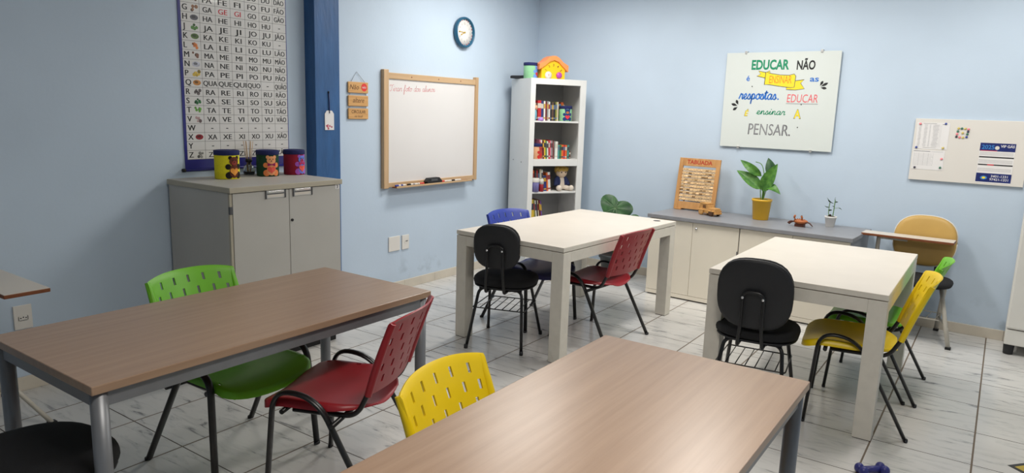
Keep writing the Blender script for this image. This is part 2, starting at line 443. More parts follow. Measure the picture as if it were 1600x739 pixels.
def skirting(x0, x1, name, loc, rotz, label, joints=0.43):
    b = MB(); n = max(1, round((x1-x0)/joints)); d = (x1-x0)/n
    for k in range(n): b.box(x0+k*d+0.0006, x0+(k+1)*d-0.0006, -0.014, 0.0, 0, 0.078, BASEB, 0.002)
    struct(b.build(name, loc=loc, rotz=rotz), label, 'baseboard')
skirting(3.69, 6.53, 'baseboard_left', (LX, 0, 0), R(90), 'cream tile skirting under the whiteboard')
skirting(-2.2, 3.459, 'baseboard_left.001', (LX, 0, 0), R(90), 'cream tile skirting near the left table')
skirting(-4.33, 2.25, 'baseboard_back', OB, TH, 'cream tile skirting along the back wall')

# ------------------------------------------------------------------ tables
def brown_table(loc, sx, sy, label, ang=0):
    t = thing('classroom_table', label, 'table', loc, ang, 'brown laminate tables')
    hx, hy = sx/2, sy/2; z = 0.765
    b = MB(); b.box(-hx, hx, -hy, hy, z-0.028, z, OAK, 0.003); b.build('tabletop', t)
    b = MB(); i = 0.03
    for s in (-1, 1):
        b.box(s*(hx-i)-0.012, s*(hx-i)+0.012, -hy+i+0.02, hy-i-0.02, z-0.078, z-0.029, STEEL, 0.002)
        b.box(-hx+i+0.02, hx-i-0.02, s*(hy-i)-0.012, s*(hy-i)+0.012, z-0.078, z-0.029, STEEL, 0.002)
    b.build('apron', t)
    for a in (-1, 1):
        for c in (-1, 1):
            b = MB(); x, y = a*(hx-0.034), c*(hy-0.034)
            b.lathe([(0.022, 0.0), (0.026, 0.004), (0.026, 0.012)], BLACK, (x, y, 0), 20)
            b.lathe([(0.0255, 0.012), (0.0255, z-0.03)], STEEL, (x, y, 0), 20); b.build('leg', t)
    return t
brown_table((-2.462, 1.655, 0), 0.73, 1.49, 'brown wood-grain table with grey legs at left, a green and a red chair tucked in')
brown_table((-0.797, 1.600, 0), 0.742, 1.49, 'brown wood-grain table in the foreground with a yellow chair on its left')

def white_table(loc, sx, sy, label, ang):
    t = thing('white_table', label, 'table', loc, ang, 'white laminate tables')
    hx, hy = sx/2, sy/2; z = 0.765; L = 0.088
    b = MB(); b.box(-hx, hx, -hy, hy, z-0.030, z, WHITE, 0.0025)
    b.box(-hx-0.0008, hx+0.0008, -hy-0.0008, hy+0.0008, z-0.028, z-0.004, WHITE_EDGE); b.build('tabletop', t)
    b = MB()
    for s in (-1, 1):
        b.box(min(s*hx, s*(hx-0.03)), max(s*hx, s*(hx-0.03)), -hy+L, hy-L, z-0.102, z-0.034, WHITE_EDGE, 0.0015)
        b.box(-hx+L, hx-L, min(s*hy, s*(hy-0.03)), max(s*hy, s*(hy-0.03)), z-0.102, z-0.034, WHITE_EDGE, 0.0015)
    b.box(-hx+0.04, hx-0.04, -hy+0.04, hy-0.04, z-0.034, z-0.0302, DSTEEL)
    b.build('apron', t)
    for a in (-1, 1):
        for c in (-1, 1):
            b = MB(); b.box(min(a*hx, a*(hx-L)), max(a*hx, a*(hx-L)), min(c*hy, c*(hy-L)), max(c*hy, c*(hy-L)), 0.004, z-0.034, WHITE_EDGE, 0.002)
            b.box(min(a*(hx-.004), a*(hx-L+.004)), max(a*(hx-.004), a*(hx-L+.004)), min(c*(hy-.004), c*(hy-L+.004)), max(c*(hy-.004), c*(hy-L+.004)), 0, 0.005, DSTEEL)
            b.build('leg', t)
    return t
wt = white_table((-2.577, 4.55, 0), 0.895, 1.605, 'long white table in the middle in front of the bookcase', R(-3.0))
b = MB(); b.lathe([(0.028, 0.0), (0.028, 0.0015), (0.019, 0.002), (0.018, 0.0008)], DSTEEL, (0.33, 0.70, 0.7655)); b.build('cable_grommet', wt)
white_table((-0.830, 4.49, 0), 0.895, 1.372, 'shorter white table at right in front of the low cabinets', R(0.2))

# ------------------------------------------------------------------ stackable plastic chairs (face +y)
def iso_chair(m, mseat, label, loc, rotz):
    t = thing('plastic_chair', label, 'chair', loc, rotz, 'stackable plastic chairs with black tube frames')
    # seat shell
    us = [-1, -0.985, -0.93, -0.88, -0.75, -0.5, -0.25, 0, 0.25, 0.5, 0.75, 0.88, 0.93, 0.985, 1]
    vs = [-1, -0.985, -0.94, -0.86, -0.75, -0.6, -0.45, -0.3, -0.15, -0.05, 0.05, 0.15, 0.3, 0.45, 0.6, 0.7, 0.8, 0.88, 0.94, 0.985, 1]
    def fs(u, v):
        y = 0.068+0.232*v
        hw = 0.234
        if y < -0.02: hw *= math.sqrt(max(0.0, 1-0.80*((-0.02-y)/0.144)**2))
        if v > 0.78: hw -= 0.042*((v-0.78)/0.22)**2.5
        y -= 0.018*abs(u)**6*max(0, v)
        x = hw*u
        z = 0.446 + 0.010*abs(u)**2.2 - 0.012*(1-u*u)
        if v > 0.45: z -= 0.030*((v-0.45)/0.55)**2
        if v < -0.3: z -= 0.020*((-v-0.3)/0.7)**2
        e = max(abs(u), abs(v))
        if e > 0.985: z -= 0.032 if v > -0.2 else 0.012+0.020*max(0.0, (0.9+v)/0.7)
        elif e > 0.93: z -= 0.004
        return (x, y, z)
    b = MB(); b.sheet(fs, us, vs, mseat, 0.006, lambda i, j: (i in (2, 11) and j in (9, 14))); b.build('seat', t)
    # perforated backrest
    rows = [0.86, 0.69, 0.52, 0.35, 0.18]
    ev = [-0.68, -0.34, 0.0, 0.34, 0.68]; od = [-0.80, -0.51, -0.17, 0.17, 0.51, 0.80]
    cu = set([-1, -0.97, -0.92, -0.86, 0.86, 0.92, 0.97, 1])
    for p in ev+od: cu |= {p-0.029, p+0.029}
    cu = sorted(cu); cv = {0.0, 0.03, 0.97, 1.0}
    for p in rows: cv |= {p-0.049, p+0.049}
    cv = sorted(cv)
    def fb(u, v):
        zt = 0.802 + 0.020*(1-abs(u)**3); zb = 0.500
        z = zb+(zt-zb)*v
        y = -0.172 - 0.088*v - 0.016*v*v - 0.046*(1-min(1, abs(u)/0.88)**2)*(0.55+0.45*v)
        if abs(u) > 0.9: y += 0.014*(abs(u)-0.9)/0.1
        if v > 0.98: y -= 0.004
        return (0.218*u*(0.97+0.03*v), y, z)
    def sk(i, j):
        u = (cu[i]+cu[i+1])/2; v = (cv[j]+cv[j+1])/2
        for r, p in enumerate(rows):
            if abs(v-p) < 0.03:
                for q in (ev if r % 2 == 0 else od):
                    if abs(u-q) < 0.01: return True
        return False
    b = MB(); b.sheet(fb, cu, cv, m, 0.007, sk)
    for s in (-1, 1):   # thickened side sleeves that slip over the frame
        pts = [Vector(fb(s*0.965, v))+Vector((0, -0.006, 0)) for v in (0.0, 0.25, 0.5, 0.75, 0.985)]
        b.tube(pts, [0.0150, 0.0165, 0.0165, 0.0150, 0.0115], m, 10)
    b.build('backrest', t)
    for s in (-1, 1):
        p = fillet([(s*0.272, 0.244, 0.0), (s*0.251, 0.208, 0.502), (s*0.251, 0.02, 0.482), (s*0.272, -0.244, 0.0)], [0, 0.10, 0.11, 0], 8)
        b = MB(); b.tube(p, 0.0095, BLACKTUBE, 12, squash=1.75)
        for q in ((s*0.272, 0.244), (s*0.272, -0.244)): b.lathe([(0.0096, 0.0), (0.0102, 0.004), (0.0100, 0.014)], BLACKPL, (q[0], q[1], 0), 14, sx=1.75)
        b.build('side_frame', t)
        p = fillet([(s*0.205, 0.15, 0.404), (s*0.205, -0.120, 0.408), (s*0.207, -0.168, 0.505), (s*0.207, -0.182, 0.545)], [0, 0.08, 0.03, 0], 8)
        b = MB(); b.tube(p, 0.0105, BLACKTUBE, 10); b.build('back_support', t)
    b = MB()
    b.tube([(-0.252, 0.175, 0.408), (0.252, 0.175, 0.408)], 0.0105, BLACKTUBE, 10)
    b.tube([(-0.285, -0.055, 0.392), (0.285, -0.055, 0.392)], 0.0105, BLACKTUBE, 10)
    b.build('crossbar', t)
    return t
iso_chair(PRED, PRED, 'red plastic chair at the brown table in front, angled away from it', (-2.125, 1.935, 0), R(201.5-90))
G1 = iso_chair(PGREEN, PGREEN, 'green plastic chair on the wall side of the left brown table', (-2.757, 1.796, 0), R(2.3-90))
iso_chair(PYELLOW, PYELLOW, 'yellow plastic chair tucked into the left side of the foreground brown table', (-1.055, 1.60, 0), R(5-90))
iso_chair(PRED, PRED, 'red plastic chair on the right side of the long white table', (-2.27, 4.45, 0), R(175-90))
iso_chair(PBLUE, PBLUESEAT, 'blue plastic chair on the wall side of the long white table', (-2.90, 4.47, 0), R(-12-90))
iso_chair(PYELLOW, PYELLOW, 'yellow plastic chair on the right side of the shorter white table', (-0.512, 4.159, 0), R(97.5))
iso_chair(PGREEN, PGREEN, 'green plastic chair at the shorter white table, behind the yellow one', (-0.490, 4.731, 0), R(90))

# ------------------------------------------------------------------ black upholstered chairs (face +y)
def office_chair(label, loc, rotz, bw=0.40, bh=0.38, zb=0.64, seatw=0.22, lean=8):
    t = thing('upholstered_chair', label, 'chair', loc, rotz, 'black upholstered chairs with wire book racks')
    b = MB(); b.pillow(seatw, seatw*0.97, 0.062, BLACKFAB, 2.6, Matrix.Translation((0, 0.0, 0.455)))
    b.build('seat', t)
    b = MB(); b.pillow(seatw*0.97, seatw*0.94, 0.018, BLACKPL, 2.6, Matrix.Translation((0, 0, 0.420))); b.build('seat_shell', t)
    def bend(v):
        x, y, z = v           # pad lies in xy with thickness z: stand it up and wrap it
        return (x, z+0.30*x*x, y)
    xf = Matrix.Translation((0, -0.235, zb+bh/2)) @ Matrix.Rotation(R(lean), 4, 'X')
    b = MB(); b.pillow(bw/2, bh/2, 0.045, BLACKFAB, 2.8, xf @ Matrix.Translation((0, 0.018, 0)), fn=bend)
    b.build('back_pad', t)
    b = MB(); b.pillow(bw/2*1.01, bh/2*1.01, 0.026, BLACKPL, 2.8, xf @ Matrix.Translation((0, -0.012, 0)), fn=bend); b.build('back_shell', t)
    w = 0.054
    zt = zb+bh*0.54
    yb = -0.262-0.035*0.0
    path = fillet([(-w-0.01, -0.12, 0.405), (-w-0.01, -0.262, 0.405), (-w, -0.272, zb), (-w, -0.276, zt), (w, -0.276, zt), (w, -0.272, zb), (w+0.01, -0.262, 0.405), (w+0.01, -0.12, 0.405)], [0, 0.03, 0.03, 0.04, 0.04, 0.03, 0.03, 0], 6)
    b = MB(); b.tube(path, 0.0095, BLACKTUBE, 10, squash=1.0); b.build('back_bracket', t)
    for s in (-1, 1):
        b = MB(); b.lathe([(0.0, 0), (0.008, 0.001), (0.007, 0.005), (0.0, 0.006)], CHROME, xf=Matrix.Translation((s*w*0.95, -0.286, zt-0.03)) @ Matrix.Rotation(R(90), 4, 'X'), seg=12)
        b.build('bolt', t)
    fx, rx, fy, ry = 0.20, 0.195, 0.23, -0.255
    for s in (-1, 1):
        for (x, y, tx, ty) in ((fx*s, fy, 0.15*s, 0.10), (rx*s, ry, 0.15*s, -0.13)):
            p = fillet([(x, y, 0.0), (tx, ty, 0.398), (0.06*s, ty*0.9, 0.402)], [0, 0.05, 0], 6)
            b = MB(); b.tube(p, 0.0105, BLACKTUBE, 10); b.lathe([(0.0125, 0.0), (0.0135, 0.006), (0.0125, 0.028)], BLACKPL, (x, y, 0), 12); b.build('leg', t)
    b = MB()
    b.tube([(-0.15, 0.10, 0.40), (0.15, 0.10, 0.40)], 0.010, BLACKTUBE); b.tube([(-0.15, -0.13, 0.40), (0.15, -0.13, 0.40)], 0.010, BLACKTUBE)
    b.tube([(-0.07, -0.15, 0.402), (-0.07, 0.12, 0.402)], 0.010, BLACKTUBE); b.tube([(0.07, -0.15, 0.402), (0.07, 0.12, 0.402)], 0.010, BLACKTUBE)
    b.build('under_frame', t)
    b = MB(); zr = 0.27
    b.tube(fillet([(-0.178, 0.155, zr), (-0.182, -0.175, zr), (0.182, -0.175, zr), (0.178, 0.155, zr), (-0.178, 0.155, zr)], 0.015, 3), 0.004, BLACKTUBE, 6)
    for k in range(6):
        x = -0.13+0.26*k/5; b.tube([(x, 0.155, zr), (x, -0.175, zr), ], 0.0032, BLACKTUBE, 6)
    b.build('book_rack', t)
    return t
office_chair('black upholstered chair at the near end of the long white table', (-2.73, 3.91, 0), R(18), 0.315, 0.30, 0.562, 0.218)
office_chair('black upholstered chair with a wide backrest at the near end of the shorter white table', (-1.015, 3.92, 0), R(7), 0.380, 0.385, 0.497, 0.222)
office_chair('black upholstered chair at the bottom left corner, mostly cut off by the photo edge', (-2.42, 0.845, 0), R(0), 0.40, 0.36, 0.64, 0.25)

# ------------------------------------------------------------------ school chairs with a writing tablet (face -y)
def tablet_chair(label, loc, rotz, tx0, tx1, ty0, ty1, tz, post, foot_y=-0.247, side=-1):
    t = thing('tablet_armchair', label, 'chair', loc, rotz)
    b = MB(); b.pillow(0.225, 0.215, 0.05, BLACKFAB, 2.8, Matrix.Translation((0.02, -0.06, 0.440))); b.build('seat', t)
    xf = Matrix.Translation((0, 0.165, 0.705)) @ Matrix.Rotation(R(-6), 4, 'X')
    def st(v): return (v[0], -v[2]-0.22*v[0]**2+0.0, v[1])
    b = MB(); b.pillow(0.213, 0.192, 0.046, MUSTARD, 2.6, xf, fn=st); b.build('backrest', t)
    b = MB(); ring = []
    for k in range(49):
        a = 2*PI*k/48; c, sn = math.cos(a), math.sin(a); q = (abs(c)**2.6+abs(sn)**2.6)**(-1/2.6)
        ring.append(xf @ Vector(st((0.215*q*c, 0.194*q*sn, -0.012))))
    b.tube(ring, 0.005, OFFWHITE, 6); b.build('piping', t)
    b = MB(); b.pillow(0.208, 0.187, 0.016, OFFWHITE, 2.6, xf @ Matrix.Translation((0, 0.024, 0)), fn=st); b.build('back_shell', t)
    b = MB()
    for s in (-1, 1): b.tube(fillet([(s*0.10, -0.12, 0.42), (s*0.10, 0.17, 0.42), (s*0.09, 0.200, 0.72)], [0, 0.05, 0], 5), 0.011, BLACKTUBE, 8)
    b.build('back_support', t)
    for s in (-1, 1):
        b = MB(); b.tube([(s*0.165, foot_y+0.247, 0.41), (s*0.285, foot_y, 0.012)], 0.016, BEIGETUBE, 8, squash=0.7)
        b.box(s*0.285-0.018, s*0.285+0.018, foot_y-0.02, foot_y+0.018, 0, 0.018, BLACK, 0.003); b.build('leg', t)
        b = MB(); b.tube([(s*0.19, 0.03, 0.425), (s*0.150, 0.235, 0.012)], 0.016, BEIGETUBE, 8, squash=0.7)
        b.box(s*0.150-0.018, s*0.150+0.018, 0.217, 0.253, 0, 0.018, BLACK, 0.003); b.build('leg', t)
    b = MB()
    b.tube([(-0.20, -0.06, 0.424), (0.20, -0.06, 0.424)], 0.012, BEIGETUBE); b.tube([(-0.19, 0.03, 0.424), (0.19, 0.03, 0.424)], 0.012, BEIGETUBE)
    b.build('under_frame', t)
    b = MB(); z = 0.16
    for k in range(7):
        x = -0.17+0.34*k/6; b.tube([(x, -0.17, z+0.02), (x, 0.16, z)], 0.003, BEIGETUBE, 6)
    b.tube([(-0.262, -0.185, z-0.03), (-0.16, 0.18, z-0.03)], 0.008, BEIGETUBE, 6); b.tube([(0.262, -0.185, z-0.03), (0.16, 0.18, z-0.03)], 0.008, BEIGETUBE, 6)
    b.tube([(-0.20, -0.17, z+0.02), (0.20, -0.17, z+0.02)], 0.004, BEIGETUBE, 6); b.tube([(-0.18, 0.16, z), (0.18, 0.16, z)], 0.004, BEIGETUBE, 6)
    b.build('book_rack', t)
    b = MB(); b.box(tx0, tx1, ty0, ty1, tz-0.020, tz-0.002, BROWNEDGE, 0.003); b.box(tx0+0.002, tx1-0.002, ty0+0.002, ty1-0.002, tz-0.004, tz, WHITE, 0.001); b.build('writing_tablet', t)
    px, py = post
    b = MB(); b.tube(fillet([(side*0.19, -0.03, 0.424), (px, py, 0.424), (px, py, tz-0.035), (px+0.02, py, tz-0.03), (px+(0.20 if side < 0 else -0.12), py, tz-0.03)], [0, 0.05, 0.03, 0.01, 0], 5), 0.015, BEIGETUBE, 10); b.build('tablet_post', t)
    return t
p = bwp(-0.525, 0.30)
tablet_chair('school armchair with mustard backrest and white writing tablet by the back wall', p, TH, -0.412, 0.212, -0.035, 0.125, 0.742, (-0.30, 0.05))
tablet_chair('school armchair at the left edge, only its white tablet and tube legs seen', (-3.975, 0.95, 0), R(180), -0.425, 0.19, -0.450, -0.262, 0.722, (0.13, -0.28), -0.46, 1)

# ------------------------------------------------------------------ tall grey cabinet on the left wall (front faces +x: local -y)
cb = thing('grey_cabinet', 'light grey two-door office cabinet against the left wall beside the blue pillar', 'cabinet', (-3.6, 2.784, 0), R(90))
hw = 0.413; D = 0.635; HC = 1.11
b = MB(); b.box(-hw+0.004, hw-0.004, 0.02, D, 0.05, HC-0.032, GREYLAM, 0.002); b.box(-hw+0.02, hw-0.02, 0.04, D-0.02, 0.0, 0.05, BLACK); b.build('body', cb)
b = MB(); b.box(-hw-0.004, hw+0.006, -0.012, D+0.005, HC-0.032, HC, GREYEDGE, 0.003); b.box(-hw, hw+0.002, -0.008, D, HC-0.0022, HC+0.0006, GREYLAM); b.build('top', cb)
for s in (-1, 1):
    x0, x1 = (-hw+0.022, -0.002) if s < 0 else (0.002, hw-0.004)
    b = MB(); b.box(x0, x1, 0.0, 0.019, 0.06, HC-0.036, GREYLAM, 0.0015); d = b.build('door', cb)
    b = MB(); hx0, hx1 = (-0.170, -0.032) if s < 0 else (0.030, 0.172)
    b.box(hx0, hx1, -0.004, 0.001, 1.028, 1.076, ALU, 0.001); b.box(hx0+0.012, hx1-0.012, -0.006, -0.0035, 1.058, 1.072, CHROME, 0.001)
    b.box(hx0+0.012, hx1-0.012, -0.0045, -0.0035, 1.034, 1.052, WHITE); b.box(hx0+0.008, hx1-0.008, -0.0048, -0.0037, 1.051, 1.059, DSTEEL)
    b.box(hx0-0.004, hx0+0.004, -0.008, 0.0, 1.026, 1.078, DSTEEL, 0.001); b.box(hx1-0.004, hx1+0.004, -0.008, 0.0, 1.026, 1.078, DSTEEL, 0.001)
    b.build('handle', d)
    if s > 0:
        b = MB(); b.lathe([(0.0, 0), (0.009, 0.0), (0.009, 0.006), (0.004, 0.008), (0.0, 0.008)], BLACK, xf=Matrix.Translation((0.018, 0.0, 0.88)) @ Matrix.Rotation(R(90), 4, 'X'), seg=16); b.build('lock', d)
        b = MB(); b.box(hw-0.045, hw-0.014, -0.0015, 0.0, 1.048, 1.078, PAPER); b.text('3', hw-0.0295, 1.053, 0.03, INK, -0.002, bold=0.02, align='c'); b.build('number_sticker', d)
b = MB(); b.box(-hw+0.004, -hw+0.020, 0.004, 0.02, 0.06, HC-0.036, GREYEDGE); b.build('hinge_strip', cb)
b = MB(); b.box(-hw+0.000, -hw+0.020, -0.003, 0.012, 0.955, 1.0, DSTEEL, 0.002); b.build('hinge', cb)

# ------------------------------------------------------------------ low cabinets along the back wall
def low_cabinet(s0, s1, label):
    mid = (s0+s1)/2; hw = (s1-s0)/2
    t = thing('low_cabinet', label, 'cabinet', bwp(mid, 0.64), TH, 'low cream cabinets under one grey top')
    b = MB(); b.box(-hw, hw, 0.018, 0.62, 0.03, 0.698, GREYTOP, 0.0015); b.box(-hw+0.01, hw-0.01, 0.03, 0.60, 0.0, 0.03, BLACK); b.build('body', t)
    b = MB(); b.box(-hw+0.002, hw-0.002, 0.0, 0.018, 0.012, 0.045, CREAM, 0.001); b.build('bottom_rail', t)
    for s in (-1, 1):
        x0, x1 = (-hw+0.003, -0.0015) if s < 0 else (0.0015, hw-0.003)
        b = MB(); b.box(x0, x1, 0.0, 0.0175, 0.048, 0.694, CREAM, 0.0012); d = b.build('door', t)
        if s > 0:
            b = MB(); b.lathe([(0.0, 0), (0.011, 0.0), (0.0115, 0.006), (0.008, 0.011), (0.0, 0.012)], CHROME, xf=Matrix.Translation((0.034, 0.0, 0.645)) @ Matrix.Rotation(R(90), 4, 'X'), seg=18)
            b.lathe([(0.0, 0.0118), (0.005, 0.0122), (0.0, 0.0125)], BLACK, xf=Matrix.Translation((0.034, 0.0, 0.645)) @ Matrix.Rotation(R(90), 4, 'X'), seg=12); b.build('lock', d)
    b = MB(); b.box(hw-0.010, hw-0.002, -0.004, 0.0, 0.46, 0.50, DSTEEL, 0.001); b.build('hinge', t)
    return t
low_cabinet(-2.605, -1.790, 'low cream two-door cabinet under the wooden times-table frame')
low_cabinet(-1.787, -0.940, 'low cream two-door cabinet under the small white plant pot')
b = MB(); b.box(-2.62, -0.925, -0.662, -0.012, 0.698, 0.73, GREYTOP, 0.003)
tag(b.build('grey_countertop', loc=OB, rotz=TH), 'long grey laminate top lying over the low cream cabinets', 'countertop')

# ------------------------------------------------------------------ bookcase in the corner
BK_LOC = Vector((-3.659, 6.026, 0)); BK_ROT = R(59)
bk = thing('bookcase', 'tall white open bookcase standing across the corner behind the long white table', 'bookcase', BK_LOC, BK_ROT)
BW, BD, BHt = 0.304, 0.44, 1.905
SHADEDBACK = mat('shaded_backing_board', (168, 168, 168), rough=0.7, var=0.03)  # backing board greyed to carry the shade inside the white bookcase
WBOOK = mat('white_bookcase_paint', (228, 228, 226), rough=0.42, var=0.02)
for s in (-1, 1):
    b = MB(); b.box(min(s*BW, s*(BW-0.02)), max(s*BW, s*(BW-0.02)), 0.004, BD, 0, BHt-0.002, WBOOK, 0.001)
    if s < 0:
        for (y, z) in ((0.15, 1.09), (0.34, 1.10)): b.lathe([(0, 0), (0.006, 0), (0.006, 0.002), (0, 0.002)], DSTEEL, xf=Matrix.Translation((-BW-0.0003, y, z)) @ Matrix.Rotation(R(-90), 4, 'Y'), seg=10)
    b.build('side_panel', bk)
    b = MB(); x0, x1 = (-BW, -BW+0.052) if s < 0 else (BW-0.064, BW)
    b.box(x0, x1, -0.018, 0.003, 0, BHt, WBOOK, 0.0015); b.build('front_post', bk)
b = MB(); b.box(-BW+0.02, BW-0.02, BD-0.012, BD-0.002, 0.02, BHt-0.02, SHADEDBACK); b.build('back_panel', bk)
b = MB(); b.box(-BW+0.02, BW-0.02, 0.0035, BD-0.012, BHt-0.022, BHt-0.001, WBOOK, 0.001); b.box(-BW+0.052, BW-0.064, -0.018, 0.003, BHt-0.056, BHt, WBOOK, 0.001); b.build('top', bk)
SH = {'a': 1.502, 'b': 1.128, 'c': 0.806, 'd': 0.45, 'e': 0.09}
for k, z in SH.items():
    th = 0.066 if k == 'b' else (0.09 if k == 'e' else 0.016)
    b = MB(); b.box(-BW+0.0205, BW-0.0205, 0.0035, BD-0.012, z-min(th, 0.02), z, WBOOK, 0.0008)
    b.box(-BW+0.0525, BW-0.0645, -0.017 if th > 0.02 else -0.006, 0.003, z-th, z, WBOOK, 0.0012); b.build('shelf', bk)
BKM = Matrix.Translation(BK_LOC) @ Matrix.Rotation(BK_ROT, 4, 'Z')
def bkp(x, y, z):
    return BKM @ Vector((x, y, z))

PAGES = mat('book_pages', (222, 214, 196), rough=0.8)
ORD = ['first', 'second', 'third', 'fourth', 'fifth', 'sixth', 'seventh', 'eighth', 'ninth', 'tenth', 'eleventh', 'twelfth', 'thirteenth', 'fourteenth', 'fifteenth', 'sixteenth', 'seventeenth', 'eighteenth', 'nineteenth', 'twentieth']
def book(x, y, z, th, h, d, colr, cname, place, group, tilt=0.0, band=None):
    m = mat('book_'+cname.replace(' ', '_'), colr, rough=0.5)
    b = MB(); b.box(-th/2, th/2, 0.0, 0.0022, 0, h, m); b.box(-th/2, -th/2+0.0016, 0.0, d, 0, h, m); b.box(th/2-0.0016, th/2, 0.0, d, 0, h, m)
    b.box(-th/2+0.0016, th/2-0.0016, 0.0022, d-0.004, 0.003, h-0.003, PAGES)
    if band:
        bm_ = mat('band_'+'_'.join(map(str, band)), band, rough=0.5)
        b.box(-th/2+0.0008, th/2-0.0008, -0.0006, 0.001, h*0.62, h*0.86, bm_); b.box(-th/2+0.001, th/2-0.001, -0.0005, 0.001, h*0.10, h*0.18, bm_)
    o = b.build('book'); o.matrix_world = BKM @ Matrix.Translation((x, y, z)) @ Matrix.Rotation(tilt, 4, 'Y')
    tag(o, f'{cname} book, {place}', 'book', group)
    return o
COLS = {'red': (190, 40, 44), 'dark blue': (40, 56, 120), 'white': (226, 224, 218), 'black': (38, 36, 38), 'maroon': (110, 36, 40), 'cream': (214, 200, 170), 'green': (80, 140, 70),
        'orange': (226, 108, 50), 'pink': (222, 130, 150), 'brown': (96, 70, 56), 'yellow': (222, 186, 60), 'teal': (70, 150, 140), 'grey': (150, 150, 150), 'violet': (110, 80, 150), 'sky blue': (90, 150, 210), 'olive': (140, 140, 70)}
def shelf_row(seq, x0, z, group, where, tilt=0.0, y=0.05):
    x = x0; k = 0; n = {}
    for (cn, th, h) in seq:
        th *= 1.28 if z != SH['d'] else 1.0
        bnd = random.choice([(206, 200, 186), (200, 160, 60), (60, 60, 70), (150, 60, 60), (90, 110, 140)])
        top = h*math.sin(abs(tilt))
        book(x+th/2, y+random.uniform(0, 0.012), z, th, h, 0.15, COLS[cn], cn, f'{ORD[k]} from the left {where}', group, tilt, bnd)
        x += th/math.cos(tilt)+0.0008; k += 1
    return x
# top shelf
x = shelf_row([('maroon', .013, .19), ('cream', .012, .17), ('brown', .012, .17), ('red', .030, .195), ('dark blue', .020, .19), ('white', .013, .19), ('maroon', .014, .185), ('grey', .012, .19), ('white', .013, .185), ('black', .016, .18), ('brown', .015, .18), ('black', .016, .18), ('olive', .014, .185), ('cream', .012, .185)],
              -0.238, SH['a'], 'books on the top shelf', 'in the top shelf row', R(-1.2))
x = shelf_row([('grey', .014, .17), ('violet', .012, .175), ('cream', .012, .17), ('sky blue', .012, .17), ('orange', .024, .185), ('white', .013, .16)], x+0.004, SH['a'], 'books behind the green tin', 'behind the green tin, top shelf', 0, 0.15)
# second shelf
x = shelf_row([('brown', .010, .20), ('dark blue', .014, .20), ('sky blue', .011, .20), ('black', .012, .205), ('dark blue', .016, .20)], -0.240, SH['b'], 'books behind the beige tin', 'behind the beige tin, second shelf', 0, 0.17)
x = shelf_row([('pink', .010, .19), ('white', .013, .185), ('maroon', .012, .18), ('yellow', .013, .185), ('green', .012, .18), ('white', .012, .175), ('red', .010, .185), ('pink', .011, .18), ('grey', .012, .18), ('maroon', .010, .185)], -0.146, SH['b'], 'books in the middle of the second shelf', 'in the middle row, second shelf', R(-3))
x = shelf_row([('white', .024, .172), ('teal', .017, .14)], x+0.012, SH['b'], 'books in the middle of the second shelf', 'of the pair left of the small books, second shelf')
x = shelf_row([('green', .012, .138), ('orange', .017, .14), ('red', .016, .14), ('orange', .016, .138), ('teal', .016, .138), ('brown', .012, .075)], x+0.002, SH['b'], 'small colourful books on the second shelf', 'of the small right-hand books, second shelf')
# third shelf
x = shelf_row([('grey', .012, .20), ('yellow', .013, .215), ('orange', .014, .21), ('black', .014, .215), ('red', .012, .21), ('black', .014, .21), ('cream', .014, .22), ('white', .013, .215)], -0.236, SH['c'], 'books on the third shelf', 'of the leaning row, third shelf', R(-4))
x = shelf_row([('dark blue', .024, .155), ('orange', .013, .185), ('white', .022, .19)], x+0.006, SH['c'], 'books on the third shelf', 'of the three beside the doll, third shelf', R(-5))
# fourth shelf
shelf_row([('yellow', .060, .27)], -0.240, SH['d'], 'books on the fourth shelf', 'of the fourth shelf, a thick file', R(-2))
shelf_row([('olive', .014, .27), ('white', .013, .265), ('black', .013, .265), ('cream', .014, .265), ('maroon', .013, .27), ('violet', .014, .26)], -0.168, SH['d'], 'books on the fourth shelf', 'of the leaning magazines, fourth shelf', R(-7))

# ------------------------------------------------------------------ felt-covered tins
def circle(cx, cy, r, n=20, ry=None):
    return [(cx+r*math.cos(2*PI*k/n), cy+(ry or r)*math.sin(2*PI*k/n)) for k in range(n)]
def heart(cx, cy, r, n=28):
    out = []
    for k in range(n):
        t = 2*PI*k/n
        out.append((cx+r*math.sin(t)**3, cy+r*(0.81*math.cos(t)-0.31*math.cos(2*t)-0.125*math.cos(3*t)-0.06*math.cos(4*t))))
    return out
def bow(cx, cy, w, h):
    return [(cx-w, cy+h), (cx-w*0.15, cy+h*0.3), (cx+w*0.15, cy+h*0.3), (cx+w, cy+h), (cx+w, cy-h), (cx+w*0.15, cy-h*0.3), (cx-w*0.15, cy-h*0.3), (cx-w, cy-h)]
def wrap(b, poly, rad, d0, d1, m, az):
    # felt cut-out wrapped round a tin of radius rad; poly in (arc length, height); az = facing direction (local)
    def v(a, z, d):
        t = az+a/rad; return ((rad+d)*math.cos(t), (rad+d)*math.sin(t), z)
    n = len(poly); cx = sum(p[0] for p in poly)/n; cy = sum(p[1] for p in poly)/n
    vs = [v(a, z, d1) for a, z in poly]+[v(a, z, d0) for a, z in poly]+[v(cx, cy, d1)]
    fs = [(k, (k+1) % n, 2*n) for k in range(n)]+[(k, k+n, (k+1) % n+n, (k+1) % n) for k in range(n)]
    b.faces(vs, fs, m)
FELT = {}
def felt(rgb):
    return mat('felt_%d_%d_%d' % rgb, rgb, rough=0.95, var=0.1, scale=160, bump=0.3, bscale=400)
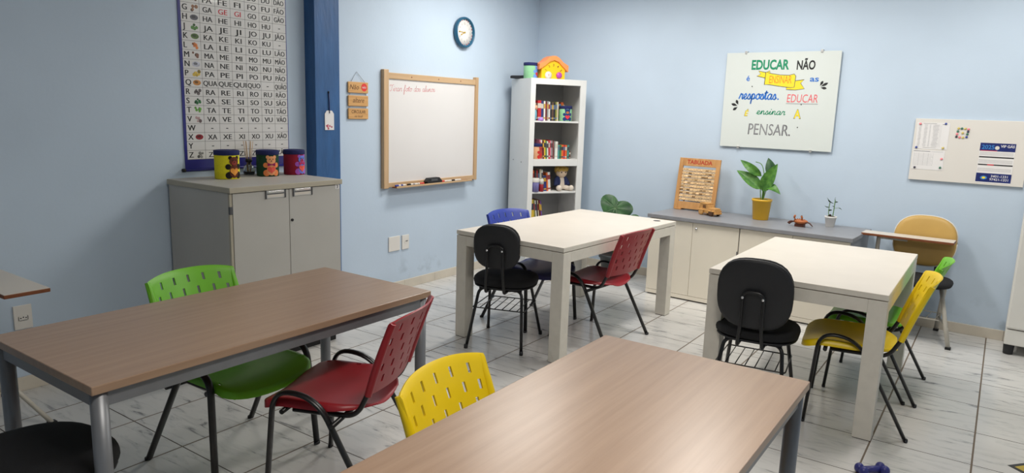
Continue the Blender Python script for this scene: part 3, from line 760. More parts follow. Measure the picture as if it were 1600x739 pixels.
def felt_tin(label, loc, body, bear, pads, muzzle, hrt, bowc, az, r=0.072, h=0.168, group='felt tins with bears', lid=True):
    t = thing('felt_tin', label, 'tin', loc, az, group)
    b = MB(); b.lathe([(r-0.002, 0.0), (r, 0.003), (r, h-0.03), (r-0.002, h-0.028)], felt(body)); b.build('body', t)
    b = MB(); b.lathe([(r+0.001, h-0.03), (r+0.003, h-0.028), (r+0.003, h-0.004), (r, h), (r-0.008, h+0.001), (r-0.012, h-0.002)], felt((34, 40, 92))); b.build('lid', t)
    k = r/0.072
    S = lambda x, z: (x*k, z*h/0.168)
    b = MB(); fb, fp = felt(bear), felt(pads)
    def add(poly, d, m): wrap(b, [S(*p) for p in poly], r, 0.0, d, m, 0.0)
    for s in (-1, 1):
        add(circle(s*0.023, 0.126, 0.0115), 0.0018, fp if muzzle else fb)      # ears
        add(circle(s*0.036, 0.074, 0.0165), 0.0020, fp)                        # arms
        add(circle(s*0.032, 0.024, 0.0205), 0.0024, fp)                        # feet
    add(circle(0, 0.048, 0.029, ry=0.040), 0.0028, fb); add(circle(0, 0.105, 0.029, ry=0.027), 0.0032, fb)
    br = b.build('bear', t)
    b = MB(); wrap(b, [S(*p) for p in circle(0, 0.096, 0.016, ry=0.013)], r, 0.0032, 0.0042, felt(muzzle or bear), 0)
    for s in (-1, 1): wrap(b, [S(*p) for p in circle(s*0.010, 0.113, 0.003)], r, 0.003, 0.0052, BLACK, 0)
    wrap(b, [S(*p) for p in circle(0, 0.101, 0.0035)], r, 0.003, 0.0056, BLACK, 0); b.build('face', br)
    b = MB(); wrap(b, [S(*p) for p in heart(0, 0.046, 0.026)], r, 0.0026, 0.0052, felt(hrt), 0); b.build('heart', br)
    if bowc:
        b = MB(); wrap(b, [S(*p) for p in bow(0, 0.078, 0.024, 0.011)], r, 0.0028, 0.0058, felt(bowc), 0); b.build('bow_tie', br)
    return t
ZC = HC+0.0008
felt_tin('yellow felt tin with a dark brown bear, leftmost on the grey cabinet', (-4.055, 2.664, ZC), (232, 220, 40), (104, 52, 36), (24, 18, 20), (150, 60, 50), (240, 160, 70), None, R(1), 0.075, 0.180)
felt_tin('dark green felt tin with an orange bear, middle one on the grey cabinet', (-4.055, 2.968, ZC), (20, 62, 42), (240, 168, 118), (238, 140, 84), None, (236, 96, 84), (150, 30, 90), R(-17), 0.072, 0.172)
felt_tin('dark red felt tin with a blue bear, rightmost on the grey cabinet', (-4.045, 3.105, ZC) if False else (-4.04, 3.172, ZC), (150, 26, 52), (110, 130, 220), (170, 90, 190), (190, 60, 100), (240, 96, 84), (190, 40, 90), R(9), 0.070, 0.170)
# reed diffuser
GLASS = mat('clear_glass', (235, 240, 238), rough=0.03, trans=1.0)
rd = thing('reed_diffuser', 'small glass reed diffuser with thin sticks between the yellow and green tins', 'diffuser', (-4.185, 2.915, ZC))
b = MB(); b.lathe([(0.030, 0.0), (0.036, 0.004), (0.036, 0.045), (0.030, 0.060), (0.016, 0.070), (0.014, 0.086)], GLASS); b.build('bottle', rd)
b = MB(); b.lathe([(0.017, 0.084), (0.022, 0.088), (0.022, 0.104), (0.015, 0.108)], BLACK); b.build('collar', rd)
b = MB(); b.lathe([(0.0345, 0.012), (0.0365, 0.013), (0.0365, 0.022), (0.0345, 0.023)], BLACK); b.build('ribbon', rd)
for k in range(6):
    a = k*1.05; b = MB(); b.tube([(0.006*math.cos(a), 0.006*math.sin(a), 0.02), (0.030*math.cos(a), 0.030*math.sin(a), 0.225+0.012*math.sin(3*a))], 0.0022, PINE, 6); b.build('reed', rd)

# tins, ornaments on the bookcase
def tin_at(label, x, y, z, *a, facing=0.0, **k):
    p = bkp(x, y, z); return felt_tin(label, (p.x, p.y, p.z+0.0005), *a, BK_ROT-PI/2+facing, group='felt tins on the bookcase', **k)
tin_at('mint green felt tin with a blue bear on the top shelf of the bookcase', 0.135, 0.085, SH['a'], (150, 206, 160), (40, 60, 120), (40, 60, 120), (200, 120, 60), (226, 60, 70), None, facing=-0.15, r=0.064, h=0.150)
tin_at('beige felt tin with a red bear on the second shelf of the bookcase', -0.182, 0.08, SH['b'], (222, 168, 130), (190, 70, 60), (200, 40, 40), None, (214, 50, 46), None, facing=0.55, r=0.062, h=0.150)
tin_at('mint and blue felt tin on top of the bookcase beside the toy house', -0.232, 0.16, BHt, (140, 196, 150), (110, 150, 226), (110, 150, 226), None, (210, 50, 60), None, facing=0.75, r=0.066, h=0.150)

# black flat box on the bookcase
b = MB(); b.prism([(-0.13, 0.0), (0.13, 0.0), (0.13, 0.028), (-0.10, 0.030), (-0.13, 0.022)], -0.06, 0.06, BLACKPL); p = bkp(-0.235, 0.36, BHt+0.0005)
tag(b.build('black_device', loc=p, rotz=BK_ROT+R(40)), 'flat black plastic device lying at the rear left of the bookcase top', 'device')

# toy house clock
HORANGE = mat('toy_orange_plastic', (255, 150, 84), rough=0.35); HYEL = mat('toy_yellow_plastic', (250, 196, 20), rough=0.35); HPUR = mat('toy_purple_plastic', (176, 70, 170), rough=0.35)
TXT_BROWN = mat('brown_print', (120, 64, 20), rough=0.5)
hs = thing('toy_house', 'yellow toy house with orange roof and numbers, on top of the bookcase', 'toy', bkp(-0.022, 0.13, BHt+0.0005), BK_ROT)
b = MB(); b.prism([(-0.128, 0), (0.128, 0), (0.128, 0.10), (0.05, 0.178), (0.0, 0.195), (-0.05, 0.178), (-0.128, 0.10)], -0.05, 0.06, HYEL); b.build('house_body', hs)
roof_o = [(-0.158, 0.088), (-0.158, 0.140), (-0.10, 0.165), (-0.055, 0.205), (-0.02, 0.222), (0.02, 0.222), (0.055, 0.205), (0.10, 0.165), (0.158, 0.135), (0.158, 0.075), (0.10, 0.120), (0.05, 0.166), (0.0, 0.182), (-0.05, 0.166), (-0.10, 0.125)]
b = MB(); b.prism(roof_o, -0.066, 0.07, HORANGE); b.build('roof', hs)
b = MB()
for k, ch in enumerate('12345'):
    a = R(150-30*k); b.text(ch, 0.085*math.cos(a), 0.048+0.088*math.sin(a)-0.012, 0.034, TXT_BROWN, -0.0512, bold=0.015, align='c', rot=a-PI/2)
b.build('number_print', hs)
b = MB(); b.lathe([(0, 0), (0.036, 0), (0.036, 0.008), (0, 0.010)], OFFWHITE, xf=Matrix.Translation((-0.055, -0.05, 0.036)) @ Matrix.Rotation(R(90), 4, 'X'), seg=24)
b.text('9', -0.055, 0.026, 0.03, REDINK, -0.0612, align='c'); b.build('dial', hs)
b = MB(); b.lathe([(0, 0), (0.030, 0), (0.030, 0.012), (0.015, 0.02), (0, 0.021)], HPUR, xf=Matrix.Translation((0.062, -0.05, 0.040)) @ Matrix.Rotation(R(90), 4, 'X'), seg=24); b.build('knob', hs)

# little ornaments on the shelves
tb = thing('toy_figure', 'small light blue and orange toy at the left end of the top shelf', 'toy', bkp(-0.228, 0.03, SH['a']+0.0005), BK_ROT)
tm1 = mat('toy_light_blue', (120, 180, 200), rough=0.5); tm2 = mat('toy_peach', (232, 170, 130), rough=0.5)
b = MB(); b.ball((0, 0, 0.055), (0.018, 0.016, 0.056), tm1); b.build('body', tb)
b = MB(); b.ball((0, -0.004, 0.125), (0.020, 0.018, 0.022), tm2); b.build('head', tb)
LAV = mat('lavender_plastic', (176, 132, 214), rough=0.4)
b = MB(); b.lathe([(0.026, 0), (0.028, 0.004), (0.024, 0.022), (0.012, 0.032), (0.0, 0.034)], LAV); p = bkp(-0.172, 0.015, SH['a']+0.0005)
tag(b.build('lavender_cap', loc=p), 'small lavender round lid in front of the books on the top shelf', 'lid')
wc = thing('plastic_cup', 'striped violet and white cup in front of books on the third shelf', 'cup', bkp(-0.205, 0.02, SH['c']+0.0005), BK_ROT)
CUPV = mat('violet_cup', (120, 116, 170), rough=0.4, var=0.3, scale=60, stretch=(1, 1, 0.02))
b = MB(); b.lathe([(0.034, 0), (0.038, 0.003), (0.040, 0.095), (0.038, 0.097)], CUPV); b.build('cup_body', wc)
b = MB(); b.lathe([(0.041, 0.095), (0.042, 0.098), (0.042, 0.132), (0.038, 0.136), (0.034, 0.134)], OFFWHITE); b.build('white_rim', wc)
b = MB(); b.lathe([(0.020, 0), (0.022, 0.003), (0.022, 0.075), (0.018, 0.08)], PRED); b.lathe([(0.0225, 0.075), (0.0225, 0.12), (0.02, 0.122)], OFFWHITE); p = bkp(-0.135, 0.02, SH['c']+0.0005)
tag(b.build('glue_bottle', loc=p), 'small red and white bottle beside the violet cup on the third shelf', 'bottle')
# plush doll
SKIN = mat('doll_skin_cloth', (232, 206, 180), rough=0.9, bump=0.2, bscale=300); HAIRY = mat('doll_blond_wool', (206, 168, 84), rough=0.95, bump=0.9, bscale=90); COAT = mat('doll_navy_cloth', (44, 54, 96), rough=0.95, bump=0.3, bscale=300); CREAMCL = mat('doll_cream_cloth', (226, 214, 200), rough=0.95, bump=0.3, bscale=300)
dl = thing('cloth_doll', 'seated cloth doll with blond hair and navy jacket on the third shelf', 'doll', bkp(0.135, 0.12, SH['c']+0.0005), BK_ROT)
b = MB(); b.ball((0, 0, 0.072), (0.050, 0.042, 0.072), CREAMCL)
for s in (-1, 1): b.tube(smooth_path([(s*0.022, -0.01, 0.035), (s*0.055, -0.055, 0.026), (s*0.068, -0.10, 0.026)]), [0.024]*6+[0.022]*6+[0.020], CREAMCL, 12); b.ball((s*0.068, -0.102, 0.03), (0.026, 0.024, 0.029), CREAMCL)
b.build('body', dl)
b = MB(); b.ball((0, -0.005, 0.180), (0.060, 0.052, 0.055), SKIN)
for s in (-1, 1): b.ball((s*0.022, -0.054, 0.184), (0.006, 0.004, 0.008), BLACK)
b.ball((0, -0.057, 0.172), 0.005, SKIN); b.build('head', dl)
b = MB(); b.ball((0, 0.012, 0.205), (0.070, 0.058, 0.052), HAIRY)
for k in range(11):
    a = R(200+14*k); b.ball((0.062*math.cos(a), 0.0+0.045*math.sin(a), 0.212+0.006*math.sin(k*2.1)), (0.018, 0.015, 0.020), HAIRY, 10, 6)
b.build('hair', dl)
b = MB()
for s in (-1, 1):
    b.tube(smooth_path([(s*0.030, 0.0, 0.128), (s*0.060, -0.01, 0.095), (s*0.070, -0.03, 0.052)]), [0.024]*6+[0.022]*6+[0.019], COAT, 12)
    b.ball((s*0.036, 0.0, 0.085), (0.026, 0.044, 0.052), COAT)
b.build('jacket', dl)
SPK = mat('speaker_black', (30, 34, 52), rough=0.6)
for k, (x, lab) in enumerate(((0.030, 'left of the doll'), (0.226, 'right of the doll'))):
    b = MB(); b.ball((0, 0, 0.042), (0.030, 0.036, 0.042), SPK); p = bkp(x, 0.24, SH['c']+0.0005)
    tag(b.build('dark_ball', loc=p), f'dark rounded toy on the third shelf, {lab}', 'toy', 'dark toys beside the doll')

# ------------------------------------------------------------------ things on the left wall (local x runs right, -y is out of the wall)
LW = R(90)
def lw(name, label, cat, y, z, off=0.0, group=None):
    return thing(name, label, cat, (LX+off, y, z), LW, group)

# syllable poster
po = lw('syllable_poster', 'blue-bordered syllable chart hanging above the grey cabinet', 'poster', 2.901, 1.152)
b = MB(); PWd = 0.398; PHt = 1.46
b.box(-PWd, PWd, -0.006, -0.002, 0.0, PHt, POSTERB)
gx = [-0.380, -0.256, -0.147, -0.040, 0.068, 0.178, 0.284, 0.392]; pit = 0.0568; z0 = 0.070
rows = [('B', 'BA BE BI BO BU BÃO'), ('C', 'CA CE CI CO CU CÃO'), ('D', 'DA DE DI DO DU DÃO'), ('F', 'FA FE FI FO FU FÃO'), ('G', 'GA GE GI GO GU GÃO'), ('H', 'HA HE HI HO HU -'), ('J', 'JA JE JI JO JU JÃO'), ('K', 'KA KE KI KO KU -'), ('L', 'LA LE LI LO LU LÃO'), ('M', 'MA ME MI MO MU MÃO'), ('N', 'NA NE NI NO NU NÃO'), ('P', 'PA PE PI PO PU PÃO'), ('Q', 'QUA QUE QUI QUO - QUÃO'), ('R', 'RA RE RI RO RU RÃO'), ('S', 'SA SE SI SO SU SÃO'), ('T', 'TA TE TI TO TU TÃO'), ('V', 'VA VE VI VO VU VÃO'), ('W', '- - - - - -'), ('X', 'XA XE XI XO XU XÃO'), ('Y', '- - - - - -'), ('Z', 'ZA ZE ZI ZO ZU ZÃO')]
NR = len(rows); zt = z0+NR*pit
b.box(gx[0], gx[-1], -0.0064, -0.006, z0, zt, POSTERW)
for k in range(NR+1): b.box(gx[0], gx[-1], -0.0067, -0.0064, z0+k*pit-0.0008, z0+k*pit+0.0008, INK)
for g in gx[1:-1]: b.box(g-0.0008, g+0.0008, -0.0067, -0.0064, z0, zt, INK)
b.build('sheet', po)
b = MB()
for k, (L_, syl) in enumerate(rows):
    zb = zt-(k+1)*pit+0.0125
    [b.text(L_, gx[0]+0.010+q*0.0012, zb, 0.050, INK, -0.0069-0.00003*q) for q in (-1, 0, 1)]
    for j, sname in enumerate(syl.split()):
        cx = (gx[j+1]+gx[j+2])/2; m = REDINK if (L_ == 'G' and sname in ('GE', 'GI')) else INK
        if sname == '-': b.box(cx-0.008, cx+0.008, -0.0069, -0.0066, zb+0.011, zb+0.016, INK); continue
        wd = {2: 0.064, 3: 0.080 if 'Ã' in sname else 0.097, 4: 0.096}[len(sname)]
        if sname.endswith('I') and len(sname) == 2: wd *= 0.72
        [b.text(sname, cx+q*0.0011, zb-0.001, 0.046, m, -0.0069-0.00003*q, align='c', width=wd) for q in (-1, 0, 1)]
b.build('lettering', po)
PIC = {'D': (90, 90, 120), 'F': (150, 100, 60), 'G': (150, 104, 70), 'H': (96, 96, 104), 'J': (84, 140, 60), 'K': (90, 120, 50), 'L': (226, 130, 60), 'M': (130, 90, 74), 'N': (198, 200, 214), 'P': (222, 190, 80), 'Q': (206, 140, 70), 'R': (110, 100, 100), 'S': (40, 110, 60), 'T': (110, 170, 70), 'V': (190, 160, 160), 'X': (150, 30, 40), 'Z': (150, 150, 150)}
b = MB()
for k, (L_, syl) in enumerate(rows):
    if L_ not in PIC: continue
    m = mat('picture_'+L_.lower(), PIC[L_], rough=0.3, var=0.35, scale=60); m2 = mat('picture_dark_'+L_.lower(), tuple(int(c*0.6) for c in PIC[L_]), rough=0.3)
    cx = gx[0]+0.086; cz = zt-(k+0.5)*pit
    rr = random.Random(ord(L_))
    if L_ in 'HKNQX':
        b.prism(circle(cx, cz, 0.027, ry=0.017), -0.0069, -0.0066, m); b.prism(circle(cx-0.004, cz+0.003, 0.014, ry=0.008), -0.0071, -0.0069, m2)
    else:
        for q in range(6): b.prism(circle(cx+rr.uniform(-0.018, 0.018), cz+rr.uniform(-0.014, 0.014), rr.uniform(0.006, 0.012), 10), -0.0069-q*0.00002, -0.0066, m if q % 3 else m2)
b.build('pictures', po)
b = MB(); b.tube([(-PWd-0.012, -0.010, 0.004), (PWd+0.012, -0.010, 0.004)], 0.009, POSTERB, 10)
for s in (-1, 1): b.lathe([(0.0, -0.010), (0.011, -0.010), (0.011, 0.010), (0.0, 0.010)], BLACK, xf=Matrix.Translation((s*(PWd+0.014), -0.010, 0.004)) @ Matrix.Rotation(R(90), 4, 'Y'), seg=12)
b.build('rod', po)

# tag on the pillar
tg = thing('hanging_tag', 'small white card tag hung by a dark cord on the blue pillar', 'tag', (-4.15, 3.583, 1.408), LW)
b = MB(); poly = [(-0.043, 0), (0.043, 0), (0.043, 0.118), (0.024, 0.142), (-0.024, 0.142), (-0.043, 0.118)]
b.prism(poly, -0.005, -0.002, PAPER); b.build('card', tg)
b = MB(); FLW = mat('flower_print', (196, 90, 110), rough=0.6, var=0.4, scale=120); rr = random.Random(3)
for k in range(9): b.prism(circle(rr.uniform(-0.03, 0.03), rr.uniform(0.010, 0.036), rr.uniform(0.004, 0.009), 9), -0.0054-k*0.00003, -0.005, FLW)
b.build('flower_print', tg)
b = MB(); b.tube([(0, -0.006, 0.122), (-0.001, -0.006, 0.20), (-0.004, -0.004, 0.275)], 0.004, NAVY, 6); b.tube([(-0.004, -0.003, 0.268), (-0.004, -0.003, 0.282)], 0.006, BLACK, 8); b.build('cord', tg)

# hanging wooden sign
sg = lw('hanging_sign', 'three small wooden plaques hung one under another left of the whiteboard', 'sign', 3.965, 1.487)
ys = [(0.203, 0.288, 'a'), (0.101, 0.184, 'b'), (0.0, 0.084, 'c')]
for (a, c, k) in ys:
    b = MB(); b.box(-0.105, 0.105, -0.016, -0.004, a, c, PLAQUE, 0.004); pq = b.build('plaque', sg)
    b = MB()
    if k == 'a':
        b.text('Não', -0.092, a+0.026, 0.056, mat('burnt_print', (96, 60, 30), rough=0.6), -0.0166, shear=0.25)
        b.prism(circle(0.060, a+0.045, 0.031, 26), -0.0168, -0.0158, mat('sign_red', (226, 54, 50), rough=0.5)); b.text('NÃO', 0.060, a+0.037, 0.020, PAPER, -0.0172, bold=0.01, align='c', width=0.040)
    elif k == 'b': b.text('altere', 0.0, a+0.028, 0.056, mat('burnt_print', (96, 60, 30), rough=0.6), -0.0166, shear=0.3, align='c', width=0.12)
    else:
        b.text('CIRCULAR', 0.0, a+0.046, 0.034, mat('burnt_print', (96, 60, 30), rough=0.6), -0.0166, bold=0.01, align='c', width=0.148); b.text('no local', 0.0, a+0.014, 0.028, mat('burnt_print', (96, 60, 30), rough=0.6), -0.0166, shear=0.2, align='c', width=0.085)
    b.build('lettering', pq)
b = MB(); b.tube([(-0.075, -0.010, 0.285), (-0.008, -0.005, 0.366), (0.075, -0.010, 0.285)], 0.0016, GREYINK, 6)
for s in (-1, 1):
    b.tube([(s*0.085, -0.010, 0.18), (s*0.085, -0.010, 0.207)], 0.0016, GREYINK, 6); b.tube([(s*0.085, -0.010, 0.08), (s*0.085, -0.010, 0.104)], 0.0016, GREYINK, 6)
b.build('string', sg)

# whiteboard
wb = lw('whiteboard', 'whiteboard in a pine frame with red handwriting on the left wall', 'whiteboard', 4.855, 0.913)
b = MB(); b.box(-0.585, 0.590, -0.022, -0.006, 0.03, 0.945, BOARD); b.build('panel', wb)
for s in (-1, 1):
    b = MB(); x0, x1 = (-0.632, -0.575) if s < 0 else (0.586, 0.630)
    b.box(x0, x1, -0.038, -0.001, 0.0, 0.978, PINE, 0.004); b.build('frame_post', wb)
b = MB(); b.box(-0.5755, 0.5865, -0.034, -0.002, 0.905, 0.955, PINEX, 0.003)
for x in (-0.30, 0.05, 0.36): b.lathe([(0, 0), (0.006, 0), (0.006, 0.001), (0, 0.001)], BROWNEDGE, xf=Matrix.Translation((x, -0.034, 0.93)) @ Matrix.Rotation(R(90), 4, 'X'), seg=10)
b.build('frame_rail', wb)
b = MB(); b.box(-0.5755, 0.5865, -0.034, -0.002, 0.008, 0.046, PINEX, 0.003); b.build('frame_rail', wb)
b = MB(); b.box(-0.535, 0.49, -0.090, -0.034, 0.002, 0.012, BROWNEDGE, 0.002); b.box(-0.535, 0.49, -0.092, -0.086, 0.002, 0.018, PINEX, 0.002); b.build('pen_tray', wb)

# cursive strokes: unit x-height, joined left to right
CUR = {
 'T': (1.1, [[(-.15, 1.45), (-.25, 1.7), (0, 1.95), (.35, 1.8), (.8, 2.0), (1.0, 2.1)], [(.55, 1.85), (.5, 1.0), (.4, .25), (.1, .0), (-.1, .25)]]),
 'i': (.55, [[(0, .1), (.25, .95), (.25, .2), (.4, 0), (.6, .25)], [(.3, 1.4), (.33, 1.5)]]),
 'r': (.75, [[(0, .1), (.25, 1.0), (.35, .85), (.6, .9), (.55, .3), (.65, 0), (.8, .2)]]),
 'a': (.95, [[(.7, .85), (.4, 1.0), (.1, .6), (.15, .1), (.45, .05), (.72, .6), (.72, .9)], [(.72, .9), (.68, .2), (.8, 0), (1.0, .25)]]),
 'o': (.85, [[(.5, 1.0), (.15, .8), (.1, .25), (.4, 0), (.7, .35), (.65, .85), (.45, 1.0), (.6, .8), (.9, .9)]]),
 'f': (.7, [[(0, .2), (.4, 1.3), (.45, 1.9), (.25, 1.9), (.2, 1.0), (.15, -.6), (.2, -1.0), (.4, -.7), (.3, 0), (.7, .3)]]),
 't': (.6, [[(0, .1), (.3, 1.6), (.25, .3), (.4, 0), (.6, .25)], [(.05, 1.15), (.55, 1.25)]]),
 'd': (.95, [[(.7, .85), (.4, 1.0), (.1, .6), (.15, .1), (.45, .05), (.72, .7), (.78, 1.9)], [(.78, 1.9), (.70, .2), (.82, 0), (1.0, .25)]]),
 's': (.7, [[(0, .1), (.35, 1.0), (.55, .4), (.45, 0), (.15, .1)], [(.45, .0), (.72, .3)]]),
 'l': (.55, [[(0, .1), (.35, 1.3), (.35, 1.9), (.2, 1.8), (.2, .3), (.35, 0), (.6, .3)]]),
 'u': (.95, [[(0, .2), (.2, 1.0), (.2, .25), (.4, 0), (.65, .4), (.7, 1.0), (.7, .25), (.82, 0), (1.0, .25)]]),
 'n': (.95, [[(0, .1), (.2, 1.0), (.2, 0), (.3, .7), (.5, 1.0), (.65, .8), (.65, .2), (.78, 0), (1.0, .25)]]),
 'e': (.75, [[(0, .2), (.4, .45), (.55, .8), (.35, 1.0), (.12, .6), (.25, .1), (.5, 0), (.8, .3)]]),
 'p': (.9, [[(0, .1), (.22, 1.0), (.15, -.9), (.2, .6), (.45, 1.0), (.7, .6), (.5, .05), (.25, .1)], [(.5, .05), (.9, .25)]]),
}
def cursive(b, txt, x, z, xh, rad, m, y, slant=0.15, width=None, rise=0.0):
    tot = sum((CUR[c][0] if c in CUR else 0.7) for c in txt); kx = xh if width is None else width/tot
    for c in txt:
        if c not in CUR: x += 0.7*kx; continue
        adv, strokes = CUR[c]
        for st in strokes:
            pts = smooth_path([(x+(px+slant*pz)*kx, y, z+pz*xh) for px, pz in st], 5)
            b.stroke([(p.x, p.z) for p in pts], rad*2, m, y-0.00002*(int(x*1000) % 7))
        z += rise*adv*kx; x += adv*kx
b = MB(); cursive(b, 'Tirar foto dos alunos', -0.548, 0.806, 0.026, 0.0012, REDINK, -0.0225, width=0.56, rise=0.03)
b.build('handwriting', wb)

# pens and eraser in the tray
TZ = 0.913+0.0122
def marker(y, cap, endc, label, L_=0.13, flip=1):
    t = thing('board_marker', label, 'marker', (LX+0.062, y, TZ+0.0085), LW, 'markers in the whiteboard tray')
    X = Matrix.Rotation(R(90)*flip, 4, 'Y')
    b = MB(); b.lathe([(0.008, -L_/2+0.036), (0.0085, -L_/2+0.037), (0.0085, L_/2-0.008), (0.006, L_/2)], OFFWHITE, xf=X, seg=14); b.build('barrel', t)
    b = MB(); b.lathe([(0.006, -L_/2), (0.0085, -L_/2+0.003), (0.0088, -L_/2+0.036), (0.007, -L_/2+0.037)], cap, xf=X, seg=14); b.build('cap', t)
    b = MB(); b.lathe([(0.0087, 0.0), (0.0087, 0.022)], endc, xf=X, seg=14); b.build('print_band', t)
MRED = mat('marker_red', (214, 66, 54), rough=0.4); MBLUE = mat('marker_blue', (40, 60, 160), rough=0.4)
marker(4.395, MBLUE, MBLUE, 'whiteboard marker with a blue cap at the left end of the tray')
marker(4.545, BLACK, GREYINK, 'whiteboard marker with a black cap in the tray', 0.13)
marker(4.652, MRED, MRED, 'whiteboard marker with a red cap left of the eraser', 0.075, -1)
marker(5.00, MRED, OFFWHITE, 'whiteboard marker with a red cap right of the eraser', 0.14)
marker(5.142, BLACK, OFFWHITE, 'whiteboard marker with a black cap at the right end of the tray', 0.13)
er = thing('board_eraser', 'black whiteboard eraser standing in the pen tray', 'eraser', (LX+0.062, 4.815, TZ), LW)
b = MB(); b.prism([(-0.10, 0.012), (0.10, 0.012), (0.098, 0.020), (0.060, 0.052), (-0.075, 0.050), (-0.102, 0.022)], -0.022, 0.022, BLACKPL); b.box(-0.05, 0.035, -0.0235, -0.021, 0.024, 0.042, DSTEEL, 0.001); b.build('grip', er)
b = MB(); b.box(-0.095, 0.095, -0.021, 0.021, 0.0, 0.012, BLACKFAB); b.build('felt_pad', er)

# clock
TEAL = mat('teal_plastic', (30, 92, 124), rough=0.35); CLF = mat('clock_face_paper', (236, 232, 228), rough=0.5); GOLD = mat('gold_hand', (190, 160, 80), rough=0.4); CRANG = mat('clock_red_print', (170, 60, 80), rough=0.5)
ck = lw('wall_clock', 'round wall clock with a dark teal rim above the whiteboard', 'clock', 5.268, 2.285)
X = Matrix.Rotation(R(90), 4, 'X')
b = MB(); b.lathe([(0.128, 0.001), (0.138, 0.012), (0.138, 0.034), (0.132, 0.046), (0.124, 0.048), (0.118, 0.040), (0.117, 0.02)], TEAL, xf=X, seg=48); b.build('rim', ck)
b = MB(); b.lathe([(0.0, 0.018), (0.1175, 0.018), (0.1175, 0.026), (0.0, 0.026)], CLF, xf=X, seg=48)
for k in range(12):
    a = R(90-30*(k+1)); b.text(str(k+1), 0.078*math.cos(a), 0.078*math.sin(a)-0.009, 0.026, GREYINK, -0.0266, align='c')
for k in range(24):
    a = R(15*k+4); b.prism([(0.106*math.cos(a+d)+0.0, 0.106*math.sin(a+d)) for d in (-0.05, 0.05)]+[(0.1165*math.cos(a+d), 0.1165*math.sin(a+d)) for d in (0.04, -0.04)], -0.0268, -0.026, CRANG if k % 3 else TEAL)
b.build('face', ck)
b = MB()
for ang, L_, w_ in ((R(178), 0.078, 0.006), (R(205), 0.056, 0.008)):
    X2 = Matrix.Rotation(-ang, 4, 'Y'); b.box(-0.012, L_, -0.031, -0.029, -w_/2, w_/2, GOLD, xf=X2); b.prism(circle(L_-0.004, 0, 0.008, 10), -0.0312, -0.0288, GOLD, xf=X2)
b.lathe([(0, 0.026), (0.008, 0.026), (0.008, 0.034), (0, 0.035)], GOLD, xf=X, seg=14); b.build('hands', ck)

# switch plates and socket
def plate(y0, y1, z0, z1, label, kind):
    t = lw('wall_plate', label, 'wall plate', (y0+y1)/2, z0, group='white electrical plates')
    hw = (y1-y0)/2; h = z1-z0
    b = MB(); b.box(-hw, hw, -0.010, -0.001, 0, h, PLATE, 0.003); b.build('cover', t)
    if kind == 'key':
        b = MB(); b.box(-hw*0.35, hw*0.4, -0.012, -0.009, h*0.42, h*0.60, PLATE, 0.002); b.box(-hw*0.05, hw*0.55, -0.0135, -0.0115, h*0.54, h*0.60, DSTEEL, 0.001); b.build('switch_key', t)
    if kind == 'socket':
        b = MB(); poly = [(-hw*0.5, h*0.42), (-hw*0.5, h*0.56), (hw*0.5, h*0.56), (hw*0.5, h*0.42)]
        b.box(-hw*0.52, hw*0.52, -0.0125, -0.0095, h*0.36, h*0.56, PLATE, 0.004)
        for q in (-0.5, 0.48): b.box(hw*q-0.0012, hw*q+0.0012, -0.0128, -0.012, h*0.38, h*0.54, INK)
        b.box(-hw*0.42, hw*0.4, -0.0128, -0.012, h*0.365, h*0.38, INK)
        for q in (-0.28, 0.0, 0.28): b.lathe([(0, 0), (0.0035, 0), (0.0035, 0.001), (0, 0.001)], INK, xf=Matrix.Translation((hw*q, -0.0122, h*(0.47+0.03*(q == 0)))) @ X, seg=10)
        b.build('socket_face', t)
    return t
plate(4.309, 4.446, 0.358, 0.487, 'blank white square plate under the whiteboard, left of the switch', 'blank')
plate(4.472, 4.560, 0.356, 0.484, 'white switch plate with a small grey key under the whiteboard', 'key')
plate(1.487, 1.576, 0.345, 0.478, 'white wall socket at the left edge above the brown table', 'socket')

# ------------------------------------------------------------------ things on the back wall
gb = thing('glass_board', 'white glass board with colourful Portuguese lettering above the low cabinets', 'board', bwp(-1.779, 0, 1.334), TH)
b = MB(); GW = 0.480; GH = 0.823
b.box(-GW, GW, -0.024, -0.018, 0, GH, GLASSB, 0.001); b.build('panel', gb)
b = MB()
def bx_(s): return s+1.779
def bz(z): return z-1.334
Y = -0.0246
b.text('EDUCAR', bx_(-2.030), bz(2.013), 0.112, GREENINK, Y, bold=0.035, width=0.322)
b.text('NÃO', bx_(-1.645), bz(2.010), 0.104, INK, Y, bold=0.028, width=0.150)
b.text('é', bx_(-2.066), bz(1.914), 0.066, BLUEINK, Y, bold=0.02)
b.text('as', bx_(-1.528), bz(1.910), 0.066, BLUEINK, Y, bold=0.02, width=0.072)
b.text('EDUCAR', bx_(-1.700), bz(1.736), 0.098, PINKRED, Y, bold=0.0, width=0.252, shear=0.08)
b.box(bx_(-1.706), bx_(-1.444), Y-0.0002, Y+0.0002, bz(1.722), bz(1.727), GREYINK)
b.text('A', bx_(-1.628), bz(1.604), 0.100, YELLINK, Y-0.0002, bold=0.022, width=0.054); b.text('A', bx_(-1.632), bz(1.601), 0.108, DGREYINK, Y, bold=0.03, width=0.062)
b.text('É', bx_(-2.056), bz(1.612), 0.062, YELLINK, Y-0.0002, bold=0.02, shear=0.2); b.text('É', bx_(-2.059), bz(1.610), 0.066, DGREYINK, Y, bold=0.03, shear=0.2)
b.text('PENSAR.', bx_(-2.012), bz(1.450), 0.138, DGREYINK, Y, bold=0.0, width=0.366, shear=0.06)
b.text('PENSAR.', bx_(-2.006), bz(1.454), 0.128, GREYINK, Y-0.0003, bold=-0.014, width=0.352, shear=0.06)
